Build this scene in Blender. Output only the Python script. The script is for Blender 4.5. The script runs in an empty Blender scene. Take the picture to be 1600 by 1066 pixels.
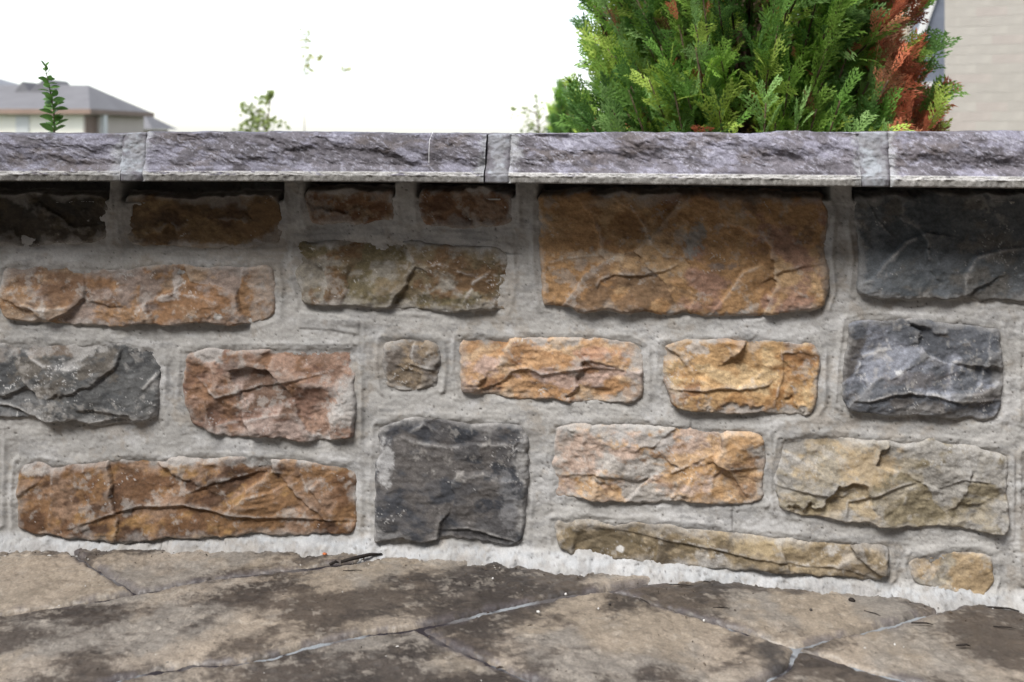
import bpy, math, random
import numpy as np
from mathutils import Vector, Matrix

# ------------------------------------------------------------------ camera, world, sun, exposure
F, HZ = 1555.6, 209.0            # focal length and horizon line, in pixels of the 1600 px wide photograph
HC = 0.6185                      # eye height: a hair under the coping's top
scene = bpy.context.scene
COL = scene.collection
cam_d = bpy.data.cameras.new('camera')
cam = bpy.data.objects.new('camera', cam_d); COL.objects.link(cam)
cam.location = (0, 0, HC); cam.rotation_euler = (math.radians(90), 0, 0)
cam_d.lens = 35; cam_d.sensor_width = 36; cam_d.shift_y = -(533 - HZ) / 1600
cam_d.clip_start = 0.02; cam_d.clip_end = 1000
cam_d.dof.use_dof = True; cam_d.dof.focus_distance = 1.5; cam_d.dof.aperture_fstop = 5.6
scene.camera = cam

SUN_EL, SUN_AZ = 56.0, 145.0      # azimuth measured from +Y towards -X: a veiled sun high behind the camera's left shoulder
w = bpy.data.worlds.new('World'); scene.world = w; w.use_nodes = True
nt = w.node_tree; bg = nt.nodes['Background']
sky = nt.nodes.new('ShaderNodeTexSky'); sky.sky_type = 'NISHITA'; sky.sun_disc = False
sky.sun_elevation = math.radians(SUN_EL); sky.sun_rotation = math.radians(-SUN_AZ)
sky.air_density = 1.0; sky.dust_density = 1.0; sky.ozone_density = 1.0
hs = nt.nodes.new('ShaderNodeHueSaturation'); hs.inputs['Saturation'].default_value = 0.45
nt.links.new(sky.outputs[0], hs.inputs['Color']); nt.links.new(hs.outputs[0], bg.inputs['Color'])
bg.inputs['Strength'].default_value = 0.085
sl = bpy.data.lights.new('sun', 'SUN'); sl.energy = 1.5; sl.angle = math.radians(28); sl.color = (1, .98, .95)
sun = bpy.data.objects.new('sun', sl); COL.objects.link(sun)
el, az = math.radians(SUN_EL), math.radians(SUN_AZ)
sdir = Vector((-math.sin(az) * math.cos(el), math.cos(az) * math.cos(el), math.sin(el)))
sun.rotation_euler = sdir.to_track_quat('Z', 'Y').to_euler(); sun.location = (0, 0, 20)
vs = scene.view_settings
scene.display_settings.display_device = 'sRGB'
vs.view_transform = 'Standard'; vs.look = 'None'; vs.gamma = 1; vs.exposure = 1.9; vs.use_curve_mapping = False

# ------------------------------------------------------------------ helpers
rng = np.random.default_rng(7)
random.seed(11)
K_ALB, SATUR = 0.80, 0.78

def lin(c):
    c = np.asarray(c, float) / 255.0
    return np.where(c <= .04045, c / 12.92, ((c + .055) / 1.055) ** 2.4)

def alb(c):
    c = np.asarray(c, float); g = c @ np.array([.3, .59, .11])
    return lin(g + (c - g) * SATUR) * K_ALB

def sst(a, b, x):
    t = np.clip((x - a) / (b - a), 0, 1)
    return t * t * (3 - 2 * t)

def spec(shape, seed, beta=2.0, ax=1.0, ay=1.0, lo=0.0, rot=0.0):
    """power-law noise, std 1; ax > 1 stretches it along x"""
    r = np.random.default_rng(seed)
    h, w_ = shape
    H, W = h + 64, w_ + 64
    f = np.fft.rfft2(r.standard_normal((H, W)))
    fy = np.fft.fftfreq(H)[:, None]; fx = np.fft.rfftfreq(W)[None, :]
    c, s = math.cos(rot), math.sin(rot)
    gx, gy = (fx * c + fy * s) * ax, (-fx * s + fy * c) * ay
    k = np.sqrt(gx ** 2 + gy ** 2 + (lo + 1e-4) ** 2)
    g = k ** (-beta); g[0, 0] = 0
    n = np.fft.irfft2(f * g, (H, W))[:h, :w_]
    return (n - n.mean()) / (n.std() + 1e-9)

def band(shape, seed, wl, ax=1.0, ay=1.0, rot=0.0):
    """noise with features about wl cells across"""
    r = np.random.default_rng(seed)
    h, w_ = shape
    H, W = h + 64, w_ + 64
    f = np.fft.rfft2(r.standard_normal((H, W)))
    fy = np.fft.fftfreq(H)[:, None]; fx = np.fft.rfftfreq(W)[None, :]
    c, s = math.cos(rot), math.sin(rot)
    gx, gy = (fx * c + fy * s) * ax, (-fx * s + fy * c) * ay
    k = np.sqrt(gx ** 2 + gy ** 2) * wl
    g = np.exp(-((k - 1) / .45) ** 2) + 1e-9
    n = np.fft.irfft2(f * g, (H, W))[:h, :w_]
    return (n - n.mean()) / (n.std() + 1e-9)

def blur(a, s):
    if s <= 0: return a
    p = int(s * 3) + 1
    b = np.pad(a, p, mode='edge')
    H, W = b.shape
    fy = np.fft.fftfreq(H)[:, None]; fx = np.fft.rfftfreq(W)[None, :]
    g = np.exp(-2 * (math.pi * s) ** 2 * (fx ** 2 + fy ** 2))
    return np.fft.irfft2(np.fft.rfft2(b) * g, (H, W))[p:-p, p:-p]

def cover(n, frac, soft=.5):
    thr = np.quantile(n, 1 - frac)
    return sst(thr - soft, thr + soft, n)

def poly_sd(poly, X, Y):
    """signed distance, positive inside"""
    P = np.asarray(poly, float)
    d2 = np.full(X.shape, 1e18); ins = np.zeros(X.shape, bool)
    n = len(P)
    for i in range(n):
        ax_, ay_ = P[i]; bx, by = P[(i + 1) % n]
        ex, ey = bx - ax_, by - ay_
        t = np.clip(((X - ax_) * ex + (Y - ay_) * ey) / (ex * ex + ey * ey + 1e-12), 0, 1)
        d2 = np.minimum(d2, (X - ax_ - t * ex) ** 2 + (Y - ay_ - t * ey) ** 2)
        c = (ay_ > Y) != (by > Y)
        ins ^= c & (X < ex * (Y - ay_) / (ey + (1e-12 if ey == 0 else 0)) + ax_)
    d = np.sqrt(d2)
    return np.where(ins, d, -d)

def line_field(pts, X, Y):
    """distance to a polyline, side sign (+ is below when it runs to the right) and position 0..1 along it"""
    P = np.asarray(pts, float)
    L = np.r_[0, np.cumsum(np.hypot(*(P[1:] - P[:-1]).T))]
    best = np.full(X.shape, 1e18); sg = np.zeros(X.shape); tt = np.zeros(X.shape)
    for i in range(len(P) - 1):
        ax_, ay_ = P[i]; ex, ey = P[i + 1] - P[i]; l2 = ex * ex + ey * ey + 1e-12
        t = np.clip(((X - ax_) * ex + (Y - ay_) * ey) / l2, 0, 1)
        d2 = (X - ax_ - t * ex) ** 2 + (Y - ay_ - t * ey) ** 2
        m = d2 < best
        cr = (ex * (Y - ay_) - ey * (X - ax_)) / math.sqrt(l2)
        best = np.where(m, d2, best); sg = np.where(m, cr, sg)
        tt = np.where(m, (L[i] + t * math.sqrt(l2)) / L[-1], tt)
    return np.sqrt(best), sg, tt

def make_obj(name, verts, faces, mat, parent=None, cols=None, smooth=True, mats=None, fmat=None):
    me = bpy.data.meshes.new(name)
    v = np.ascontiguousarray(verts, np.float32); f = faces
    if isinstance(faces, np.ndarray):
        n = len(f); k = f.shape[1]
        me.vertices.add(len(v)); me.vertices.foreach_set('co', v.ravel())
        me.loops.add(n * k); me.loops.foreach_set('vertex_index', np.ascontiguousarray(f, np.int32).ravel())
        me.polygons.add(n); me.polygons.foreach_set('loop_start', np.arange(0, n * k, k, dtype=np.int32))
        me.update(calc_edges=True)
    else:
        me.from_pydata([tuple(p) for p in v.tolist()], [], faces)
        n = len(faces)
    me.polygons.foreach_set('use_smooth', np.full(n, smooth))
    if cols is not None:
        at = me.color_attributes.new('Col', 'FLOAT_COLOR', 'POINT')
        c4 = np.ones((len(v), 4), np.float32); c4[:, :3] = cols
        at.data.foreach_set('color', c4.ravel())
    for m in ([mat] if mats is None else mats): me.materials.append(m)
    if fmat is not None: me.polygons.foreach_set('material_index', np.asarray(fmat, np.int32))
    me.update()
    o = bpy.data.objects.new(name, me); COL.objects.link(o)
    if parent is not None: o.parent = parent
    return o

def grid_faces(h, w_, keep=None):
    idx = np.arange(h * w_).reshape(h, w_)
    q = np.stack([idx[:-1, :-1], idx[1:, :-1], idx[1:, 1:], idx[:-1, 1:]], -1)
    q = q[keep] if keep is not None else q.reshape(-1, 4)
    return q.reshape(-1, 4)

def compact(V, Fc, C=None):
    used = np.zeros(len(V), bool); used[Fc.ravel()] = True
    mp = np.cumsum(used) - 1
    return V[used], mp[Fc], (None if C is None else C[used])

def tag(o, label=None, cat=None, group=None, kind=None):
    for k, v in (('label', label), ('category', cat), ('group', group), ('kind', kind)):
        if v: o[k] = v
    return o

def empty(name, loc=(0, 0, 0)):
    o = bpy.data.objects.new(name, None); COL.objects.link(o); o.location = loc; o.empty_display_size = .1
    return o

def at(px, py, D):
    """the point at distance D that the photograph shows at pixel (px, py)"""
    return np.array([(px - 800) * D / F, D, HC - (py - HZ) * D / F])

class MB:
    """collects boxes, prisms and tubes into one mesh"""
    def __init__(s): s.v = []; s.f = []; s.c = []; s.cur = (1, 1, 1)
    def add(s, vs_, fs_):
        b = len(s.v); s.v += [tuple(map(float, p)) for p in vs_]; s.f += [tuple(b + i for i in q) for q in fs_]
        s.c += [s.cur] * len(vs_)
    def box(s, a, b):
        (x0, y0, z0), (x1, y1, z1) = a, b
        s.add([(x0, y0, z0), (x1, y0, z0), (x1, y1, z0), (x0, y1, z0), (x0, y0, z1), (x1, y0, z1), (x1, y1, z1), (x0, y1, z1)],
              [(0, 3, 2, 1), (4, 5, 6, 7), (0, 1, 5, 4), (1, 2, 6, 5), (2, 3, 7, 6), (3, 0, 4, 7)])
    def tube(s, pts, rad, n=6):
        pts = [Vector(p) for p in pts]; rings = []
        for i, p in enumerate(pts):
            t = (pts[min(i + 1, len(pts) - 1)] - pts[max(i - 1, 0)]).normalized()
            u = t.orthogonal().normalized(); v = t.cross(u)
            r = rad[i] if hasattr(rad, '__len__') else rad
            rings.append([p + u * (r * math.cos(2 * math.pi * k / n)) + v * (r * math.sin(2 * math.pi * k / n)) for k in range(n)])
        vs_ = [q for r in rings for q in r]
        fs_ = [(i * n + k, i * n + (k + 1) % n, (i + 1) * n + (k + 1) % n, (i + 1) * n + k) for i in range(len(pts) - 1) for k in range(n)]
        fs_ += [tuple(range(n))[::-1], tuple((len(pts) - 1) * n + k for k in range(n))]
        s.add(vs_, fs_)
    def build(s, name, mat, parent=None, smooth=False, cols=False):
        return make_obj(name, np.array(s.v), s.f, mat, parent, np.array(s.c) if cols else None, smooth)

# ------------------------------------------------------------------ materials (all node based)
def mat_attr(name, rough=.85, fine=(700, .25), mid=(60, .12), bump=.35, bscale=900, spec_=.3, bdist=.0006):
    """colour attribute (stone colour, stain, mortar film) broken up by fine procedural grain"""
    m = bpy.data.materials.new(name); m.use_nodes = True
    t = m.node_tree; N = t.nodes; L = t.links; b = N['Principled BSDF']
    a = N.new('ShaderNodeAttribute'); a.attribute_name = 'Col'
    tc = N.new('ShaderNodeTexCoord')
    out = a.outputs['Color']
    for sc_, amt in (fine, mid):
        n = N.new('ShaderNodeTexNoise'); n.inputs['Scale'].default_value = sc_; n.inputs['Detail'].default_value = 5
        L.new(tc.outputs['Object'], n.inputs['Vector'])
        mr = N.new('ShaderNodeMapRange'); mr.inputs['From Min'].default_value = .25; mr.inputs['From Max'].default_value = .75
        mr.inputs['To Min'].default_value = 1 - amt; mr.inputs['To Max'].default_value = 1 + amt
        L.new(n.outputs['Fac'], mr.inputs['Value'])
        mx = N.new('ShaderNodeVectorMath'); mx.operation = 'SCALE'
        L.new(out, mx.inputs[0]); L.new(mr.outputs[0], mx.inputs['Scale']); out = mx.outputs[0]
    L.new(out, b.inputs['Base Color'])
    b.inputs['Roughness'].default_value = rough; b.inputs['Specular IOR Level'].default_value = spec_
    n = N.new('ShaderNodeTexNoise'); n.inputs['Scale'].default_value = bscale; n.inputs['Detail'].default_value = 6
    n.inputs['Roughness'].default_value = .65
    L.new(tc.outputs['Object'], n.inputs['Vector'])
    bp = N.new('ShaderNodeBump'); bp.inputs['Strength'].default_value = bump; bp.inputs['Distance'].default_value = bdist
    L.new(n.outputs['Fac'], bp.inputs['Height']); L.new(bp.outputs[0], b.inputs['Normal'])
    return m

def mat_plain(name, rgb, rough=.8, noise=(20, .12), bump=0, bscale=40, spec_=.3, alb_=True):
    m = bpy.data.materials.new(name); m.use_nodes = True
    t = m.node_tree; N = t.nodes; L = t.links; b = N['Principled BSDF']
    c = alb(rgb) if alb_ else np.asarray(rgb, float)
    tc = N.new('ShaderNodeTexCoord')
    n = N.new('ShaderNodeTexNoise'); n.inputs['Scale'].default_value = noise[0]; n.inputs['Detail'].default_value = 5
    L.new(tc.outputs['Object'], n.inputs['Vector'])
    r = N.new('ShaderNodeValToRGB')
    r.color_ramp.elements[0].position = .3; r.color_ramp.elements[1].position = .7
    r.color_ramp.elements[0].color = (*np.clip(c * (1 - noise[1]), 0, 1), 1)
    r.color_ramp.elements[1].color = (*np.clip(c * (1 + noise[1]), 0, 1), 1)
    L.new(n.outputs['Fac'], r.inputs[0]); L.new(r.outputs[0], b.inputs['Base Color'])
    b.inputs['Roughness'].default_value = rough; b.inputs['Specular IOR Level'].default_value = spec_
    if bump:
        n2 = N.new('ShaderNodeTexNoise'); n2.inputs['Scale'].default_value = bscale; n2.inputs['Detail'].default_value = 5
        L.new(tc.outputs['Object'], n2.inputs['Vector'])
        bp = N.new('ShaderNodeBump'); bp.inputs['Strength'].default_value = bump; bp.inputs['Distance'].default_value = .01
        L.new(n2.outputs['Fac'], bp.inputs['Height']); L.new(bp.outputs[0], b.inputs['Normal'])
    return m

def mat_leaf(name, trans=.35, rough=.5, attr=True, rgb=(90, 120, 50)):
    m = bpy.data.materials.new(name); m.use_nodes = True
    t = m.node_tree; N = t.nodes; L = t.links; b = N['Principled BSDF']; o = N['Material Output']
    tr = N.new('ShaderNodeBsdfTranslucent'); mx = N.new('ShaderNodeMixShader'); mx.inputs[0].default_value = trans
    tc = N.new('ShaderNodeTexCoord'); n = N.new('ShaderNodeTexNoise'); n.inputs['Scale'].default_value = 120
    L.new(tc.outputs['Object'], n.inputs['Vector'])
    mr = N.new('ShaderNodeMapRange'); mr.inputs['To Min'].default_value = .75; mr.inputs['To Max'].default_value = 1.25
    L.new(n.outputs['Fac'], mr.inputs['Value'])
    sc_ = N.new('ShaderNodeVectorMath'); sc_.operation = 'SCALE'; L.new(mr.outputs[0], sc_.inputs['Scale'])
    if attr:
        a = N.new('ShaderNodeAttribute'); a.attribute_name = 'Col'; L.new(a.outputs['Color'], sc_.inputs[0])
    else:
        sc_.inputs[0].default_value = tuple(alb(rgb))
    L.new(sc_.outputs[0], b.inputs['Base Color']); L.new(sc_.outputs[0], tr.inputs['Color'])
    b.inputs['Roughness'].default_value = rough; b.inputs['Specular IOR Level'].default_value = .25
    L.new(b.outputs[0], mx.inputs[1]); L.new(tr.outputs[0], mx.inputs[2]); L.new(mx.outputs[0], o.inputs['Surface'])
    return m

M_STONE = mat_attr('split_stone', rough=.8, fine=(520, .19), mid=(90, .12), bump=.3, bscale=650, bdist=.0012)
M_MORTAR = mat_attr('mortar', rough=.95, fine=(900, .14), mid=(45, .06), bump=.4, bscale=750, spec_=.15, bdist=.001)
M_COPE = mat_attr('coping_stone', rough=.7, fine=(600, .28), mid=(80, .14), bump=.5, bscale=700, bdist=.001)
M_PATIO = mat_attr('stamped_concrete', rough=.42, fine=(420, .28), mid=(40, .12), bump=.4, bscale=500, spec_=.35, bdist=.001)
M_LEAF = mat_leaf('cedar_foliage', .38, .55)
M_BARK = mat_plain('bark', (105, 82, 62), .9, (60, .3), .6, 80)
M_SOIL = mat_plain('garden_soil', (84, 66, 50), .95, (9, .3), .8, 30)
M_LAWN = mat_plain('lawn', (66, 78, 52), .95, (3, .25), .5, 60)
M_TWIG = mat_plain('dead_twig', (42, 34, 29), .8, (300, .3))

# ------------------------------------------------------------------ the wall's curve
WS, WX, WW = 0.21, -0.25, 0.12
def wallD(X): return 1.496 - WS * WW * np.logaddexp(0, (np.asarray(X, float) - WX) / WW)
_px = np.linspace(-1400, 3400, 4801)
_X = np.zeros_like(_px)
for _ in range(80): _X = (_px - 800) / F * wallD(_X)
_D = wallD(_X)
_s = 1 / (1 + np.exp(-(_X - WX) / WW)) * WS
_NX, _NY = -_s / np.hypot(_s, 1), -1 / np.hypot(_s, 1)       # outward normal
def wcol(px): return (np.interp(px, _px, _X), np.interp(px, _px, _D), np.interp(px, _px, _NX), np.interp(px, _px, _NY))
def wall_pts(PX, PY, H):
    """wall point seen at (PX, PY), H millimetres proud of the wall plane"""
    X, D, nx, ny = wcol(PX)
    Z = HC - (PY - HZ) * D / F
    h = H * .001
    return np.stack([X + nx * h, D + ny * h, Z], -1).reshape(-1, 3)
def z_to_py(px, z): return HZ + (HC - z) * F / np.interp(px, _px, _D)

# ------------------------------------------------------------------ ground and patio
MORT = (181, 177, 171)
ground = MB(); ground.cur = (1, 1, 1)
ground.add([(-300, 1.9, -.02), (300, 1.9, -.02), (300, 500, -.02), (-300, 500, -.02)], [(0, 1, 2, 3)])
tag(ground.build('lawn', M_LAWN), kind='structure')
gs = 60
sx = np.linspace(-4, 4, gs); sy = np.linspace(1.55, 4.5, gs); SX, SY = np.meshgrid(sx, sy)
SZ = .30 + .02 * spec((gs, gs), 5, 1.5) - .32 * sst(3.2, 4.5, SY)
tag(make_obj('garden_bed', np.stack([SX, SY, SZ], -1).reshape(-1, 3), grid_faces(gs, gs), M_SOIL), kind='structure')

def gpt(p):
    px, py = p
    D = HC * F / (py - HZ)
    return ((px - 800) * D / F, D)
patio = empty('patio'); tag(patio, kind='structure')
yb = lambda X: wallD(X) - .004
# joints of the stamped paving, pixel polylines mapped onto the ground
def G(*pts): return [gpt(p) for p in pts]
J1 = G((-300, 1000), (-120, 978), (0, 960), (105, 945), (215, 926), (330, 905), (430, 891), (520, 882), (600, 868))
J2 = G((112, 862), (150, 888), (195, 914), (215, 926))
J3 = G((20, 1120), (180, 1062), (300, 1038), (370, 1034), (430, 1024), (490, 1007), (570, 990), (650, 981), (705, 969), (760, 953), (820, 941), (880, 930), (950, 920), (1040, 904))
J4 = G((650, 981), (700, 1006), (745, 1026), (790, 1045), (835, 1064), (900, 1098), (1000, 1160))
J5 = G((950, 920), (1000, 932), (1050, 950), (1115, 970), (1180, 991), (1243, 1011), (1290, 1026), (1350, 1045), (1430, 1066), (1560, 1108), (1800, 1190))
J6 = G((1243, 1011), (1290, 998), (1335, 989), (1400, 972), (1442, 960), (1500, 945))
J7 = G((1243, 1011), (1232, 1040), (1188, 1066), (1120, 1110), (1000, 1160))
def up(X): return (X, float(wallD(X)) + .01)
XL, XR = -2.6, 2.4
polys = [
    [up(XL), up(-1.0), up(-.8), up(-.66), J2[0], J2[1], J2[2], J2[3], J1[3], J1[2], J1[1], J1[0], (XL, 1.34)],
    [J2[0], up(-.64), up(-.5), up(-.35), up(-.2), J1[8], J1[7], J1[6], J1[5], J1[4], J2[2], J2[1]],
    [J1[8], up(-.1), up(.05), up(.2)] + J3[::-1] + [(XL, 1.0), (XL, 1.34)] + J1[:8],
    J3[:8] + J4[1:] + [(.1, .72), (-1.0, .62), (XL, .6), (XL, 1.0)],
    J3[7:13] + J5[1:6] + J7[1:] + J4[::-1][1:-1],
    [J3[13], up(.24), up(.33), up(.42), up(.52), J6[5], J6[4], J6[3], J6[2], J6[1], J6[0]] + J5[:5][::-1],
    [J6[5], up(.62), up(.8), up(1.2), up(XR), (XR, .9)] + J5[::-1][:6] + J6[1:5],
    J5[5:] + [(XR, .9), (XR, .55), (.5, .72), J7[-1]] + J7[::-1][1:-1],
]
near = [[(-2.6, .6), (-1.0, .62), (.1, .72), (.05, -.2), (-.9, -.5), (-2.6, -.2)],
        [(.1, .72), (.24, .93), (.5, .72), (XR, .55), (XR, -.3), (.9, -.4), (.05, -.2)],
        [(-2.6, -.2), (-.9, -.5), (.05, -.2), (.9, -.4), (XR, -.3), (XR, -2.5), (-2.6, -2.5)]]

def patio_color(shape, seed, X, Y, cell):
    base = alb((146, 131, 112)) * np.ones(shape + (3,))
    def mix(c, m): base[:] = base * (1 - m[..., None]) + alb(c) * m[..., None]
    k = .0022 / cell
    mix((134, 127, 118), cover(spec(shape, seed + 1, 1.8, lo=.004 / k), .4, .7) * .8)
    mix((164, 147, 127), cover(spec(shape, seed + 6, 1.8, lo=.005 / k), .3, .5) * .6)
    st = cover(spec(shape, seed + 2, 1.9, ax=1.8, lo=.007 / k, rot=.2) + .22 * spec(shape, seed + 8, .9, ax=2.2, lo=.03 / k), .46, .62)
    mix((68, 58, 51), st * .85)
    mix((50, 45, 43), cover(spec(shape, seed + 3, 1.5, ax=1.6, lo=.012 / k), .25, .7) * .6 * (.35 + .65 * st))
    mix((176, 164, 148), cover(spec(shape, seed + 4, 1.1, ax=1.6, lo=.02 / k), .10, .4) * .35)
    base *= (1 + .07 * spec(shape, seed + 31, .3, lo=.05) + .06 * spec(shape, seed + 32, .9, ax=1.5, lo=.03))[..., None]
    mix((60, 54, 50), sst(2.0, 2.8, band(shape, seed + 33, .006 / cell, 1.3)) * .6)
    return np.clip(base, .01, .9)

def flag(i, poly, cell, parent):
    P = np.array(poly); seed = 900 + i * 17
    x0, y0 = P.min(0) - .01; x1, y1 = P.max(0) + .01
    # detail only where the photograph looks
    xs = np.arange(max(x0, XL), min(x1, XR) + cell, cell); ys = np.arange(y0, y1 + cell * 1.2, cell * 1.2)
    X, Y = np.meshgrid(xs, ys)
    sd = poly_sd(poly, X, Y) * 1000                 # mm
    sd = sd + band(X.shape, seed, .03 / cell) * .7 + band(X.shape, seed + 9, .009 / cell) * .3 - 2.2
    e = np.clip(sd / 9, 0, 1); e = np.sqrt(1 - (1 - e) ** 2)
    h = spec(X.shape, seed + 11, 1.6, ax=1.4, lo=.006 * cell / .0022) * 1.5 + band(X.shape, seed + 12, .014 / cell, 1.6) * .4 + spec(X.shape, seed + 16, .6, ax=1.5, lo=.05) * .22
    t = cover(spec(X.shape, seed + 15, 1.5, ax=1.5, lo=.01 * cell / .0022), .4, .05) + cover(spec(X.shape, seed + 18, 1.5, ax=1.5, lo=.02 * cell / .0022), .3, .05)
    h = np.clip(h, -3, 2.5) + t * .7
    Hh = -7 + (7 + h) * e - 16 * (1 - sst(-5, 0, sd))
    c = patio_color(X.shape, seed, X, Y, cell)
    dj = (sst(16, 2, sd) * cover(spec(X.shape, seed + 19, 1.5, lo=.02), .5, .6) * .6)[..., None]
    c = c * (1 - dj) + alb((92, 84, 86)) * dj
    for px_, py_, rx, ry in ((1200, 1018, .016, .020), (1222, 1042, .018, .016)):
        gx_, gy_ = gpt((px_, py_)); k = (sst(1.3, .5, np.hypot((X - gx_) / rx, (Y - gy_) / ry) + .2 * spec(X.shape, seed + 21, 1.5, lo=.03)) * .85)[..., None]
        c = c * (1 - k) + alb((62, 58, 56)) * k
    kq = (sd > -6); keep = kq[:-1, :-1] | kq[1:, 1:] | kq[1:, :-1] | kq[:-1, 1:]
    V = np.stack([X, Y, Hh * .001], -1).reshape(-1, 3)
    Fc = grid_faces(*X.shape, keep)[:, ::-1]
    V, Fc, C = compact(V, Fc, c.reshape(-1, 3))
    return make_obj('paving_stone', V, Fc, M_PATIO, parent, C)

def clip_poly(poly, x0, x1):
    out = []
    for lim, sgn in ((x0, 1), (x1, -1)):
        src = poly if not out else out; out = []
        for a, b in zip(src, src[1:] + src[:1]):
            ia, ib = sgn * (a[0] - lim) >= 0, sgn * (b[0] - lim) >= 0
            if ia: out.append(a)
            if ia != ib:
                t = (lim - a[0]) / (b[0] - a[0]); out.append((lim, a[1] + t * (b[1] - a[1])))
    return out
for i, p in enumerate(polys): flag(i, p, .0022, patio)
for i, p in enumerate(near): flag(20 + i, p, .02, patio)
# joint filler just below the flags
cell = .004
X, Y = np.meshgrid(np.arange(XL, XR + cell, cell * 1.5), np.arange(-2.5, 1.52, cell * 2))
Hh = -4.6 + spec(X.shape, 70, 1.3, lo=.01) * .9
c = alb((92, 86, 84)) * np.ones(X.shape + (3,))
m = (cover(spec(X.shape, 71, 1.6, lo=.006), .25, .5) * .3)[..., None]
c = c * (1 - m) + alb((176, 184, 190)) * m
dd, _, tt = line_field(J3[2:10], X, Y); m = np.maximum(m, (sst(.02, .006, dd) * sst(.12, .25, tt) * sst(.98, .75, tt) * .5 * cover(spec(X.shape, 74, 1.4, lo=.02), .7, .6))[..., None])
c = c * (1 - m) + alb((180, 190, 196)) * m
m = cover(spec(X.shape, 72, 1.4, lo=.012), .22, .3)[..., None]
c = c * (1 - m) + alb((52, 46, 50)) * m
make_obj('joint_filler', np.stack([X, Y, Hh * .001], -1).reshape(-1, 3), grid_faces(*X.shape)[:, ::-1], M_MORTAR, patio, c.reshape(-1, 3))
tag(make_obj('terrain', np.array([(-300, -300, -.03), (300, -300, -.03), (300, 1.9, -.03), (-300, 1.9, -.03)]), [(0, 1, 2, 3)], M_LAWN), kind='structure')

# ------------------------------------------------------------------ stone wall
wall = empty('stone_wall', (0, 1.5, 0)); 
tag(wall, 'low curved wall of mixed brown and slate grey split stones under a rough coping', 'wall')
WINV = Matrix.Translation((0, 0, 0))
def under_wall(o):
    o.parent = wall; o.matrix_parent_inverse = Matrix.Translation((0, -1.5, 0)); return o

STONES = []   # polygons kept for the mortar bed
def S(poly, pal, seed, label=None, pt=4, pb=10, facets=7, tilt=.22, rough=2.0, bed=0, smear=(8, 8, 8, 4), scarps=(), spots=(), veins=.25, re=8, step=1.6, grain=1.5, film=.08, chip=1.0):
    STONES.append(dict(poly=poly, pal=pal, seed=seed, label=label, pt=pt, pb=pb, facets=facets, tilt=tilt, rough=rough, bed=bed, smear=smear,
                       scarps=scarps, spots=spots, veins=veins, re=re, step=step, grain=grain, film=film, chip=chip))

GREY = (174, 170, 165)
# --- top course
S([(-70, 306), (80, 302), (164, 308), (168, 330), (166, 374), (140, 380), (60, 383), (-70, 380)],
  [(72, 62, 50), ((56, 52, 46), .4), ((86, 74, 56), .25)], 101, 'dark olive brown split stone', pt=-5, pb=5, veins=.12, film=.0, smear=(2, 4, 2, 6))
S([(194, 304), (300, 309), (430, 305), (440, 330), (436, 380), (380, 386), (260, 386), (198, 382), (190, 340)],
  [(122, 92, 58), ((100, 78, 52), .4), ((142, 112, 72), .25), ((88, 62, 40), .15)], 102, pt=-9, pb=6, facets=5, tilt=.14, film=.0, veins=.1, smear=(10, 4, 3, 8))
S([(480, 297), (612, 298), (614, 345), (560, 350), (484, 352), (478, 320)],
  [(140, 100, 66), ((120, 80, 52), .4), ((150, 120, 88), .2)], 103, pt=1, pb=3, facets=3, tilt=.1, smear=(24, 6, 8, 6))
S([(652, 298), (800, 299), (803, 350), (740, 357), (660, 352), (656, 325)],
  [(136, 98, 68), ((112, 76, 52), .4), ((152, 122, 98), .3)], 104, pt=1, pb=3, facets=3, tilt=.1, smear=(12, 6, 8, 8))
S([(842, 305), (930, 303), (1100, 302), (1285, 311), (1296, 330), (1290, 400), (1296, 455), (1286, 478), (1240, 491), (1130, 494), (1000, 490), (900, 486), (850, 476), (842, 420)],
  [(180, 134, 84), ((158, 114, 68), .4), ((192, 152, 104), .3), ((128, 96, 66), .15), ((160, 118, 96), .12)], 105, 'large tan sandstone block with thin dark cracks',
  pt=6, pb=13, facets=7, tilt=.10, rough=1.5, smear=(7, 8, 5, 10), re=14, veins=.12,
  scarps=[([(955, 308), (985, 328), (1005, 350), (1020, 378), (1045, 398), (1068, 400)], 5.4, 40, -1),
          ([(934, 460), (942, 440), (962, 428), (1010, 428), (1050, 418), (1070, 408)], 5.4, 35, -1),
          ([(1118, 488), (1140, 462), (1160, 430), (1186, 414)], 6.1, 40, 1),
          ([(1190, 448), (1200, 440), (1222, 420), (1250, 414), (1280, 411)], 4.8, 30, -1),
          ([(842, 418), (880, 402), (930, 400), (960, 396)], 2.0, 30, -1)],
  spots=[(1085, 375, 16, 24, (150, 150, 146), .8), (1125, 415, 22, 6, (120, 110, 108), .6), (930, 400, 60, 10, (200, 186, 164), .4)])
S([(1338, 306), (1440, 303), (1700, 305), (1700, 474), (1600, 472), (1500, 466), (1420, 468), (1350, 466), (1336, 455), (1342, 400), (1334, 350)],
  [(96, 100, 103), ((80, 86, 91), .4), ((108, 104, 98), .25), ((104, 109, 114), .2)], 106, 'slate grey split stone with smooth curved flakes', pt=3, pb=12, facets=4, tilt=.12, rough=.9, smear=(3, 6, 4, 3), veins=.2, film=.02, re=9, chip=.4,
  scarps=[([(1345, 446), (1362, 436), (1378, 410), (1412, 378), (1450, 366), (1490, 372)], 8, 70, 1),
          ([(1505, 468), (1504, 430), (1520, 402), (1560, 384), (1610, 376)], 8, 60, 1),
          ([(1352, 310), (1372, 345), (1396, 368)], 2.5, 25, 1)])
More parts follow.
